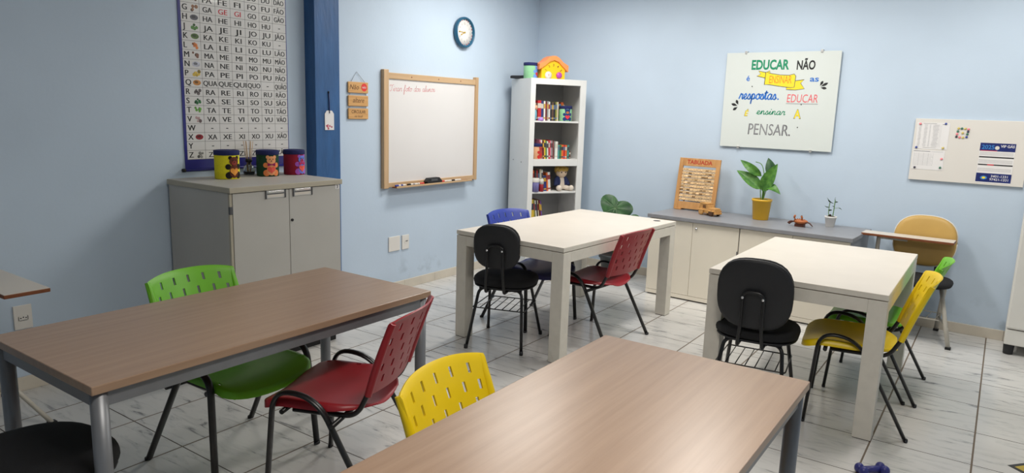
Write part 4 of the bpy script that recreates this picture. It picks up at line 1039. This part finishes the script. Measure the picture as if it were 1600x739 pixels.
# ribbon
ban = [(-1.905, 1.884), (-1.900, 1.99), (-1.86, 1.978), (-1.78, 1.965), (-1.70, 1.962), (-1.660, 1.972), (-1.645, 1.955), (-1.650, 1.862), (-1.68, 1.858), (-1.78, 1.870), (-1.86, 1.882)]
tailL = [(-1.905, 1.94), (-1.975, 1.955), (-1.945, 1.972), (-1.965, 2.0), (-1.90, 1.985), (-1.868, 2.0), (-1.862, 1.975), (-1.895, 1.965)]
tailR = [(-1.648, 1.915), (-1.575, 1.925), (-1.600, 1.895), (-1.565, 1.850), (-1.64, 1.838), (-1.715, 1.842), (-1.715, 1.860), (-1.66, 1.866)]
def poly_(P, m, y0, k=1.0):
    cx = sum(p[0] for p in P)/len(P); cz = sum(p[1] for p in P)/len(P)
    n = len(P)
    vs = [(bx_(cx+(a-cx)*k), y0, bz(cz+(c-cz)*k)) for a, c in P]+[(bx_(cx), y0, bz(cz))]
    b.faces(vs, [(i, (i+1) % n, n) for i in range(n)], m)
for P, yy in ((tailL, 0), (tailR, 0), (ban, -0.0004)):
    poly_(P, YELLINK, Y+yy-0.0002, 1.0); b.stroke([(bx_(p[0]), bz(p[1])) for p in P+P[:2]], 0.005, DGREYINK, Y+yy-0.0003)
b.text('ENSINAR', bx_(-1.866), bz(1.895), 0.092, ORANGEINK, Y-0.0008, width=0.190, shear=0.04, bold=0.005)
def petal(cs, cz, L_, w_, ang):
    P = [(cs+math.cos(ang)*L_*t-math.sin(ang)*w_*math.sin(PI*t**1.4), cz+math.sin(ang)*L_*t+math.cos(ang)*w_*math.sin(PI*t**1.4)) for t in [k/8 for k in range(9)]]
    P += [(cs+math.cos(ang)*L_*t+math.sin(ang)*w_*math.sin(PI*t**1.4), cz+math.sin(ang)*L_*t-math.cos(ang)*w_*math.sin(PI*t**1.4)) for t in [k/8 for k in range(7, 0, -1)]]
    poly_(P, INK, Y)
for a, L_ in ((62, 0.048), (28, 0.068), (-8, 0.052)): petal(-1.448+0.01*math.cos(R(a)), 1.862+0.012*math.sin(R(a)), L_, 0.011, R(a))
for a, L_ in ((118, 0.050), (165, 0.062), (215, 0.052)): petal(-2.115+0.01*math.cos(R(a)), 1.694+0.012*math.sin(R(a)), L_, 0.012, R(a))
for q in ((-2.01, 1.866), (-1.590, 1.526), (-1.578, 1.718)): b.prism(circle(bx_(q[0]), bz(q[1]), 0.005, 10), Y-0.0002, Y+0.0002, INK)
cursive(b, 'respostas', bx_(-2.118), bz(1.757), 0.046, 0.0055, BLUEINK, Y, width=0.325, slant=0.1); b.prism(circle(bx_(-1.776), bz(1.760), 0.007, 12), Y-0.0002, Y+0.0002, BLUEINK)
cursive(b, 'ensinar', bx_(-1.952), bz(1.628), 0.030, 0.0034, GREENINK, Y, width=0.245, slant=0.15)
b.build('lettering', gb)
for (s, z, k) in ((-2.088, 2.157, 1), (-1.453, 2.157, 1), (-2.092, 1.334, -1), (-1.465, 1.334, -1)):
    b = MB(); b.box(bx_(s)-0.010, bx_(s)+0.010, -0.030, -0.001, bz(z)-0.012*(k > 0)-0.014*(k < 0), bz(z)+0.014*(k > 0)+0.012*(k < 0), ALU, 0.003); b.build('clip', gb)

pb = thing('pin_board', 'small white magnetic board with a printed list and a calendar at the right edge', 'board', bwp(-0.338, 0, 1.160), TH)
b = MB(); b.box(-0.370, 0.370, -0.022, -0.002, 0, 0.472, mat('enamel_white', (226, 222, 216), rough=0.35), 0.0015); b.build('panel', pb)
def sheet_paper(name, label, s0, s1, z0, z1, lines, cat='paper', group=None):
    t = thing(name, label, cat, bwp((s0+s1)/2, 0.0222, z0), TH, group)
    hw = (s1-s0)/2; h = z1-z0
    b = MB(); b.box(-hw, hw, -0.0014, -0.0004, 0, h, PAPER); b.build('sheet', t)
    b = MB(); lines(b, hw, h); b.build('print', t)
    return t
def list1(b, hw, h):
    b.box(-hw*0.62, hw*0.2, -0.0018, -0.0013, h*0.955, h*0.965, DGREYINK); b.box(hw*0.55, hw*0.8, -0.0018, -0.0013, h*0.93, h*0.945, DGREYINK)
    rr = random.Random(5)
    for c, w_ in ((-0.80, 0.10), (-0.45, 0.12), (-0.18, 0.05), (0.18, 0.22)):
        for k in range(30):
            z = h*(0.92-0.028*k); b.box(hw*(c-w_*rr.uniform(0.5, 1)), hw*(c+w_*rr.uniform(0.6, 1)), -0.0017, -0.0013, z-h*0.007, z, GREYINK)
    for c in (0.42, 0.5): b.box(hw*c, hw*c+0.0006, -0.0017, -0.0013, h*0.1, h*0.9, GREYINK)
    b.box(-hw*0.5, hw*0.3, -0.0018, -0.0013, h*0.055, h*0.062, DGREYINK)
def list2(b, hw, h):
    b.box(-hw*0.95, hw*0.1, -0.0018, -0.0013, h*0.93, h*0.95, DGREYINK); b.box(hw*0.15, hw*0.9, -0.0018, -0.0013, h*0.93, h*0.94, GREYINK)
    for k in range(5): b.box(hw*(-0.9+0.3*k), hw*(-0.9+0.3*k)+0.0008, -0.0017, -0.0013, h*0.2, h*0.85, GREYINK)
    for k in range(9): b.box(-hw*0.9, hw*(0.2+0.05*(k % 3)), -0.0016, -0.0013, h*(0.8-0.07*k)-0.001, h*(0.8-0.07*k), GREYINK)
sheet_paper('printed_list', 'white printed list, upper sheet held by magnets on the small white board', -0.692, -0.474, 1.400, 1.603, list1, group='printed sheets on the small white board')
sheet_paper('printed_list', 'white printed list, lower sheet held by magnets on the small white board', -0.700, -0.484, 1.243, 1.392, list2, group='printed sheets on the small white board')
CB = mat('calendar_blue', (30, 44, 112), rough=0.35, var=0.25, scale=14); CB2 = mat('calendar_light_blue', (60, 130, 200), rough=0.35)
def cal(b, hw, h):
    b.box(-hw, hw, -0.0018, -0.0013, h*0.80, h, CB); b.box(-hw, hw, -0.0018, -0.0013, h*0.03, h*0.25, CB)
    b.box(-hw*0.95, hw*0.0, -0.0020, -0.0017, h*0.80, h*0.815, REDINK)
    b.text('2025', -hw*0.90, h*0.85, 0.042, CB2, -0.0021, bold=0.02, width=hw*0.72)
    b.prism(circle(-hw*0.02, h*0.885, 0.014, 14), -0.0021, -0.0018, OFFWHITE)
    b.text('VIP GÁS', hw*0.16, h*0.90, 0.026, PAPER, -0.0022, bold=0.02, width=hw*0.78)
    for z in (0.635, 0.445): b.box(-hw*0.98, hw*0.98, -0.0018, -0.0013, h*z, h*z+0.009, INK)
    b.box(-hw*0.45, -hw*0.08, -0.0020, -0.0017, h*0.445, h*0.445+0.009, REDINK)
    rr = random.Random(9)
    for z in (0.70, 0.51, 0.30):
        for r in range(3):
            for k in range(26): b.box(-hw*0.95+k*hw*1.9/26, -hw*0.95+k*hw*1.9/26+0.004, -0.0016, -0.0013, h*z+r*0.0085, h*z+r*0.0085+0.004, GREYINK)
    b.prism(circle(-hw*0.55, h*0.135, 0.022, 18, ry=0.014), -0.0021, -0.0018, CB2); b.prism(circle(-hw*0.55, h*0.135, 0.012, 14, ry=0.008), -0.0023, -0.0020, YELLINK)
    b.text('3401-1331', -hw*0.15, h*0.155, 0.024, PAPER, -0.0022, width=hw*0.95, bold=0.01); b.text('97421-1331', -hw*0.20, h*0.075, 0.024, PAPER, -0.0022, width=hw*1.05, bold=0.01)
sheet_paper('wall_calendar', 'blue and white printed calendar on the small white board', -0.264, -0.046, 1.172, 1.468, cal, 'calendar')
MCOL = {'pink': (240, 130, 140), 'blue': (40, 66, 150), 'yellow': (206, 186, 96), 'green': (40, 110, 84), 'navy': (30, 30, 70), 'black': (34, 26, 50)}
def magnet(s, z, c, label, r=0.0082, off=0.0240):
    m = mat('magnet_'+c, MCOL[c], rough=0.3)
    b = MB(); b.lathe([(r, 0), (r, 0.004), (r*0.8, 0.007), (0, 0.008)], m, xf=X, seg=16)
    tag(b.build('magnet', loc=bwp(s, off, z), rotz=TH), label, 'magnet', 'round magnets on the small white board')
for (s, z, c, l) in ((-0.672, 1.592, 'pink', 'at the top left corner of the upper list'), (-0.502, 1.597, 'blue', 'at the top right corner of the upper list'), (-0.680, 1.411, 'blue', 'at the lower left of the upper list'), (-0.501, 1.414, 'yellow', 'at the lower right of the upper list'), (-0.500, 1.331, 'pink', 'at the right side of the lower list'), (-0.674, 1.256, 'black', 'at the bottom left of the lower list'), (-0.502, 1.264, 'green', 'at the bottom right of the lower list')):
    magnet(s, z, c, f'{c} round magnet {l}')
for (px, py, c, l) in ((518, 162, 'yellow', 'first in the top row'), (545, 162, 'green', 'second in the top row'), (573, 163, 'yellow', 'third in the top row'), (600, 167, 'pink', 'last in the top row'), (515, 187, 'green', 'upper one of the left side'), (598, 187, 'navy', 'upper one of the right side'), (556, 200, 'yellow', 'in the centre'), (511, 211, 'pink', 'lower one of the left side'), (595, 209, 'green', 'lower one of the right side'), (508, 234, 'black', 'first in the bottom row'), (535, 237, 'pink', 'second in the bottom row'), (563, 239, 'yellow', 'third in the bottom row'), (592, 233, 'blue', 'last in the bottom row')):
    magnet(-0.416+(px-518)/82*0.064, 1.566-(py-162)/71*0.062, c, f'{c} spare magnet, {l} of the magnet square', off=0.0222)

# ------------------------------------------------------------------ things on the grey countertop
ZT = 0.7305
tf = thing('times_table_frame', 'orange wooden times-table frame reading TABUADA on the grey countertop', 'learning frame', bwp(-2.40, 0.185, ZT), TH)
LEAN = Matrix.Rotation(R(-9), 4, 'X')
def bxl(b, x0, x1, y0, y1, z0, z1, m, bev=0.0): b.box(x0, x1, y0, y1, z0, z1, m, bev, xf=LEAN)
for s in (-1, 1):
    b = MB(); bxl(b, min(s*0.197, s*0.160), max(s*0.197, s*0.160), 0.0, 0.022, 0.004, 0.485, FRAMEWOOD, 0.002); b.build('side_bar', tf)
    b = MB(); b.box(s*0.15-0.03, s*0.15+0.03, -0.012, 0.10, 0.0, 0.014, FRAMEWOOD, 0.002); b.build('foot', tf)
b = MB(); bxl(b, -0.1598, 0.1598, 0.002, 0.020, 0.412, 0.485, FRAMEWOOD, 0.002); hb = b.build('header', tf)
b = MB(); b.text('TABUADA', 0.0, 0.432, 0.052, mat('burnt_red_print', (176, 60, 34), rough=0.6), 0.0012, bold=0.03, align='c', width=0.245, xf=LEAN); b.build('lettering', hb)
b = MB(); bxl(b, -0.1598, 0.1598, 0.002, 0.020, 0.014, 0.080, FRAMEWOOD, 0.002); b.build('bottom_bar', tf)
TILEA = wood_material('tile_wood', (206, 168, 118), (234, 202, 156), rough=0.6, axis='x', scale=3); TILED = mat('tile_shadow_side', (150, 100, 60), rough=0.7)
TNUM = mat('tile_number_print', (90, 60, 40), rough=0.7)
rr = random.Random(12)
for k in range(10):
    z = 0.104+k*0.0305; b = MB()
    b.tube([LEAN @ Vector((-0.165, 0.011, z)), LEAN @ Vector((0.165, 0.011, z))], 0.0018, CHROME, 6)
    for j in range(10):
        x = -0.145+j*0.0322; a = rr.choice([0, 0, 0.1, -0.1, 0.45, -0.5, 0.8, 0.05])
        xf = LEAN @ Matrix.Translation((x, 0.011, z)) @ Matrix.Rotation(a, 4, 'X')
        b.box(-0.0152, 0.0152, -0.005, 0.005, -0.0125, 0.0125, TILEA, 0.001, xf=xf)
        if rr.random() < 0.75: b.text(str((k+1)*(j+1)), 0, -0.006, 0.016, TNUM, -0.0053, align='c', xf=xf)
    b.build('number_row', tf)
b = MB(); 
for s in (-1, 1): b.tube([LEAN @ Vector((s*0.15, 0.022, 0.36)), Vector((s*0.15, 0.128, 0.006))], 0.006, FRAMEWOOD, 8)
b.build('rear_strut', tf)

# wooden jeep
jp = thing('toy_jeep', 'small wooden toy jeep beside the times-table frame', 'toy car', bwp(-2.185, 0.33, ZT), TH+R(-22))
b = MB(); b.box(-0.085, 0.10, -0.042, 0.042, 0.020, 0.052, TOYWOOD, 0.004); b.box(0.018, 0.098, -0.036, 0.036, 0.048, 0.070, TOYWOOD, 0.005); b.box(0.096, 0.108, -0.044, 0.044, 0.018, 0.034, TOYWOOD, 0.003)
for s in (-1, 1):
    b.box(0.034, 0.096, s*0.048-0.008, s*0.048+0.008, 0.040, 0.050, TOYWOOD, 0.003); b.box(-0.085, -0.022, s*0.048-0.008, s*0.048+0.008, 0.040, 0.050, TOYWOOD, 0.003)
b.build('body', jp)
b = MB(); b.prism([(-0.082, 0.05), (0.022, 0.05), (0.004, 0.100), (-0.078, 0.100)], -0.038, 0.038, TOYWOOD); b.box(-0.084, 0.008, -0.042, 0.042, 0.098, 0.106, TOYWOOD, 0.003)
b.build('cabin', jp)
b = MB(); b.prism([(-0.045, 0.062), (-0.004, 0.062), (-0.012, 0.090), (-0.045, 0.090)], -0.0388, 0.0388, mat('toy_window_dark', (110, 74, 40), rough=0.6)); b.build('side_window', jp)
for (x, y) in ((0.062, -0.045), (0.062, 0.045), (-0.055, -0.045), (-0.055, 0.045)):
    b = MB(); b.lathe([(0.010, -0.009), (0.024, -0.009), (0.026, -0.005), (0.026, 0.005), (0.024, 0.009), (0.010, 0.009)], TOYWOOD if x < 0 else mat('dark_toy_wheel', (84, 56, 34), rough=0.6), xf=Matrix.Translation((x, y, 0.026)) @ X, seg=22); b.build('wheel', jp)
b = MB(); b.lathe([(0.008, -0.008), (0.024, -0.008), (0.026, 0), (0.024, 0.008), (0.008, 0.008)], TOYWOOD, xf=Matrix.Translation((-0.096, 0, 0.062)) @ Matrix.Rotation(R(90), 4, 'Y'), seg=22); b.build('spare_wheel', jp)

# leaf helper
def leaf(b, base, tip, w, m, up=(0, 0, 1), droop=0.0, curve=0.25, nu=10, face=None, side=None):
    P0, P1 = Vector(base), Vector(tip); d = P1-P0; Lh = d.length; dn = d.normalized()
    upv = Vector(up); sd = dn.cross(upv)
    if side is not None: sd = Vector(side)
    if face is not None: sd = dn.cross(Vector(face))
    sd = (sd-dn*sd.dot(dn)).normalized(); nm = sd.cross(dn).normalized()
    us = [k/nu for k in range(nu+1)]; vs_ = [-1, -0.6, -0.25, 0, 0.25, 0.6, 1]
    def f(u, v):
        wd = w*(math.sin(PI*min(1, u**0.8))**0.8*(1-0.25*u)) if u < 1 else 0.0
        wd = max(wd, 0.0006)
        c = P0+d*u+nm*(curve*Lh*math.sin(PI*u)*0.5)+Vector((0, 0, -droop*u*u*Lh))
        return c+sd*v*wd+nm*(abs(v)*wd*0.28)
    b.sheet(f, us, vs_, m, 0.0012)
def stem(b, pts, r, m): b.tube(smooth_path(pts, 5), r, m, 7)

# peace lily in the yellow pot  (local frame: x along the wall, -y to the room)
YPOT = mat('yellow_pot_glaze', (226, 176, 40), rough=0.4, var=0.06, scale=12)
pl = thing('potted_plant', 'broad-leaved green plant in a yellow pot on the grey countertop', 'plant', bwp(-1.770, 0.21, ZT), TH)
b = MB(); b.lathe([(0.062, 0.0), (0.065, 0.003), (0.079, 0.158), (0.084, 0.160), (0.085, 0.178), (0.078, 0.178), (0.074, 0.150), (0.072, 0.148)], YPOT, seg=36); b.build('pot', pl)
b = MB(); b.lathe([(0.073, 0.150), (0.074, 0.162), (0.05, 0.168), (0.0, 0.170)], SOIL, seg=28); b.ball((0.040, -0.02, 0.168), (0.028, 0.02, 0.014), LEAFS, 10, 6); b.build('soil', pl)
b = MB(); stem(b, [(-0.012, 0, 0.16), (-0.020, -0.005, 0.25), (-0.022, -0.01, 0.285)], 0.004, STEM); leaf(b, (-0.012, -0.01, 0.262), (-0.232, -0.03, 0.408), 0.060, LEAF, face=(0.15, -0.8, 0.6), curve=0.16); b.build('leaf', pl)
b = MB(); stem(b, [(-0.004, 0.01, 0.16), (0.000, 0.012, 0.34), (-0.030, 0.01, 0.465), (-0.085, 0.0, 0.492)], 0.0035, STEM); leaf(b, (-0.022, 0.0, 0.372), (-0.215, -0.01, 0.500), 0.040, LEAF, face=(0.5, -0.8, -0.1), curve=0.42); b.build('leaf', pl)
b = MB(); stem(b, [(0.004, 0.01, 0.16), (0.010, 0.012, 0.30), (0.040, 0.03, 0.38)], 0.0035, STEM); leaf(b, (0.060, 0.035, 0.37), (0.004, 0.05, 0.530), 0.050, LEAFD, face=(0.3, -0.95, 0.1), curve=0.1); b.build('leaf', pl)
b = MB(); stem(b, [(0.0, -0.005, 0.16), (0.002, -0.008, 0.23), (0.004, -0.012, 0.26)], 0.0045, STEM); leaf(b, (0.000, -0.012, 0.245), (0.112, -0.030, 0.490), 0.064, LEAF, face=(0.1, -0.9, 0.3), curve=0.08, nu=14); b.build('leaf', pl)
b = MB(); stem(b, [(0.008, 0.0, 0.16), (0.025, -0.005, 0.24), (0.050, -0.015, 0.285)], 0.0035, STEM); leaf(b, (0.040, -0.015, 0.275), (0.165, -0.05, 0.250), 0.040, LEAF, face=(0.35, -0.75, 0.65), curve=0.50, droop=0.10); b.build('leaf', pl)
b = MB(); stem(b, [(0.002, 0.015, 0.16), (0.015, 0.02, 0.30), (0.03, 0.03, 0.42)], 0.003, STEM); b.build('stalk', pl)

# wooden crab toy
CRAB = wood_material('crab_wood', (150, 78, 38), (200, 116, 60), rough=0.45, axis='x', scale=2); CRABD = mat('crab_dark_wood', (84, 40, 22), rough=0.5)
cr = thing('wooden_crab', 'small orange wooden crab toy near the white plant pot', 'toy', bwp(-1.392, 0.36, ZT), TH)
b = MB(); b.ball((0, 0, 0.042), (0.058, 0.040, 0.022), CRAB)
for k in range(5): b.tube([(-0.045+0.018*k, -0.034+0.004*abs(k-2), 0.050), (-0.045+0.018*k, 0.0, 0.066-0.002*abs(k-2)), (-0.045+0.018*k, 0.034, 0.050)], 0.0025, CRABD, 6)
b.build('shell', cr)
for s in (-1, 1):
    b = MB(); b.tube(smooth_path([(s*0.025-0.012, -0.02, 0.055), (s*0.030-0.015, -0.03, 0.075), (s*0.024-0.015, -0.03, 0.092)]), [0.006]*5+[0.008]*5+[0.003], CRAB, 8); b.ball((s*0.026-0.015, -0.03, 0.088), (0.008, 0.006, 0.010), CRAB if s < 0 else CRABD, 10, 6); b.build('claw', cr)
for s in (-1, 1):
    for k in range(3):
        b = MB(); y = -0.024+0.022*k; b.tube(smooth_path([(s*0.045, y, 0.040), (s*0.072, y-0.008, 0.042-0.006*k), (s*0.094, y-0.012, 0.026-0.008*k)]), [0.005]*6+[0.004]*4+[0.003], CRABD, 7); b.build('leg', cr)
b = MB(); b.box(-0.042, 0.030, -0.022, 0.022, 0.0, 0.024, CRABD, 0.003); b.box(0.042, 0.046, -0.03, -0.026, 0.0, 0.035, CRABD); b.build('base', cr)

# small plant in white pot
WPOT = mat('white_pot_glaze', (232, 230, 226), rough=0.35)
sp = thing('potted_seedling', 'small leafy plant in a little white pot at the right end of the countertop', 'plant', bwp(-1.215, 0.15, ZT), TH)
b = MB(); b.lathe([(0.032, 0.0), (0.034, 0.002), (0.043, 0.072), (0.047, 0.073), (0.048, 0.086), (0.043, 0.086), (0.041, 0.070)], WPOT, seg=32); b.build('pot', sp)
b = MB(); b.lathe([(0.0415, 0.070), (0.042, 0.080), (0.02, 0.088), (0.0, 0.088)], SOIL, seg=20); b.ball((-0.005, -0.008, 0.090), (0.012, 0.01, 0.014), SOIL, 8, 6); b.build('soil', sp)
b = MB(); stem(b, [(-0.018, 0, 0.082), (-0.022, 0, 0.14), (-0.018, 0.0, 0.20)], 0.003, STEM); stem(b, [(0.014, 0, 0.082), (0.018, 0, 0.15), (0.020, 0.0, 0.225)], 0.0035, STEM)
b.build('stem', sp)
for (bs, tp, w_) in (((-0.018, 0, 0.200), (-0.034, -0.005, 0.222), 0.010), ((0.012, 0, 0.192), (-0.042, -0.01, 0.238), 0.014), ((-0.020, 0, 0.160), (-0.056, -0.005, 0.166), 0.009), ((-0.018, -0.004, 0.128), (0.008, -0.016, 0.140), 0.012), ((0.020, 0, 0.200), (0.045, -0.005, 0.208), 0.011), ((0.020, 0, 0.215), (0.021, 0, 0.245), 0.005), ((0.052, -0.004, 0.160), (0.080, -0.008, 0.146), 0.009), ((0.018, 0, 0.17), (0.005, -0.01, 0.175), 0.006)):
    b = MB(); leaf(b, bs, tp, w_, LEAFS, side=(0, -1, 0.6), curve=0.15, nu=6)
    if bs[0] > 0.05: b.tube([(0.018, 0, 0.155), (0.054, -0.004, 0.160)], 0.0016, STEM, 6)
    b.build('leaf', sp)

# big floor plant between bookcase and cabinets
DPOT = mat('dark_pot', (44, 48, 48), rough=0.55, var=0.1)
bp_ = thing('floor_plant', 'large heart-leaved plant in a dark floor pot behind the long white table', 'plant', bwp(-3.12, 0.30, 0), TH)
b = MB(); b.lathe([(0.11, 0.0), (0.115, 0.004), (0.15, 0.20), (0.162, 0.202), (0.162, 0.235), (0.148, 0.235), (0.142, 0.19)], DPOT, seg=32); b.build('pot', bp_)
b = MB(); b.lathe([(0.143, 0.19), (0.146, 0.215), (0.08, 0.222), (0.0, 0.222)], SOIL, seg=24); b.build('soil', bp_)
def heart_leaf(c, size, nrm, upd, petiole, name='leaf'):
    n = Vector(nrm).normalized(); u = Vector(upd); u = (u-n*u.dot(n)).normalized(); r = u.cross(n)
    C = Vector(c); b = MB()
    ts = [2*PI*k/36 for k in range(37)]
    def edge(t):
        x = 0.62*(0.80*math.sin(t)**3+0.20*math.sin(t)); y = 0.62*(13*math.cos(t)-4*math.cos(2*t)-1.4*math.cos(3*t)-0.4*math.cos(4*t))/14
        return x*1.2, y
    def f(k, t):
        x, y = edge(t); x *= k; y = y*k+0.0*(1-k)
        return C+r*x*size+u*y*size-n*(0.20*size*(x*x+0.6*y*y))+n*(0.02*size*math.sin(9*t)*k)
    ks = [0.02, 0.25, 0.5, 0.75, 0.92, 1.0]
    b.sheet(lambda t, k: f(k, t), ts, ks, LEAFD, 0.0015)
    b2 = MB()
    for t in (0.0, 0.7, -0.7, 1.5, -1.5, 2.3, -2.3, PI):
        b2.tube([f(k, t)+n*0.0018 for k in (0.02, 0.3, 0.6, 0.85)], [0.0028, 0.0022, 0.0016, 0.0008], mat('leaf_vein', (120, 150, 110), rough=0.5), 5)
    lo = b.build(name, bp_); b2.build('vein', lo)
    b = MB(); stem(b, petiole+[tuple(C)], 0.006, STEM); b.build('stalk', bp_)
heart_leaf((-0.020, -0.02, 0.690), 0.225, (0.40, -0.86, 0.30), (0.38, 0, 1), [(0, 0, 0.22), (-0.02, 0.02, 0.5)])
heart_leaf((0.135, -0.015, 0.560), 0.160, (0.55, -0.8, 0.25), (-0.25, 0, 1), [(0.02, 0, 0.22), (0.05, 0.03, 0.44)])
heart_leaf((-0.045, -0.08, 0.42), 0.120, (-0.3, -0.9, 0.3), (0.2, 0, 1), [(-0.02, 0, 0.22), (-0.03, -0.03, 0.34)])
heart_leaf((0.10, -0.11, 0.36), 0.110, (0.3, -0.8, 0.5), (-0.3, 0, 1), [(0.02, -0.02, 0.22), (0.06, -0.06, 0.30)])

# ------------------------------------------------------------------ white appliance at the right edge
fr = thing('refrigerator', 'white refrigerator standing against the back wall at the right edge', 'refrigerator', bwp(0.375, 0.20, 0), TH)
FRW = mat('white_enamel', (224, 222, 216), rough=0.3, var=0.02)
b = MB(); b.box(-0.305, 0.305, -0.13, 0.17, 0.115, 1.52, FRW, 0.012); b.build('body', fr)
b = MB(); b.box(-0.305, 0.305, -0.195, -0.135, 0.19, 1.06, FRW, 0.015); b.build('door', fr)
b = MB(); b.box(-0.305, 0.305, -0.195, -0.135, 1.075, 1.52, FRW, 0.015); b.build('freezer_door', fr)
b = MB(); b.box(-0.302, 0.302, -0.185, -0.10, 0.075, 0.185, FRW, 0.006); b.build('kick_panel', fr)
for x in (-0.27, 0.27):
    for y in (-0.145, 0.13): b = MB(); b.lathe([(0.024, 0), (0.030, 0.004), (0.034, 0.08), (0.03, 0.116)], BLACKPL, (x, y, 0), 16); b.build('foot', fr)

# ------------------------------------------------------------------ floor marking and toy
HZY = mat('floor_marking_yellow', (196, 170, 60), rough=0.5, var=0.15, scale=20); HZB = mat('floor_marking_black', (34, 34, 34), rough=0.5)
fm = thing('floor_marking', 'yellow floor marking with a black border at the bottom right corner', 'floor marking', (0.194, 3.956, 0.0), R(50))
b = MB(); b.box(0.0, 0.5, -0.5, 0.0, 0.0002, 0.0012, HZB); b.build('border', fm)
b = MB(); b.box(0.020, 0.48, -0.48, -0.020, 0.0012, 0.0018, HZY); b.build('inner_square', fm)
BT = mat('dark_blue_toy_plastic', (48, 50, 120), rough=0.4)
b = MB()
b.tube([(-0.05, 0, 0.024), (0.05, 0, 0.024)], 0.016, BT, 12)
for s in (-1, 1):
    for q in (-1, 1): b.ball((s*0.052, q*0.017, 0.024), (0.022, 0.022, 0.024), BT, 14, 8)
tag(b.build('toy_bone', loc=(-0.322, 3.445, 0.0003), rotz=R(42)), 'dark blue bone-shaped plastic toy on the floor at the bottom edge', 'toy')
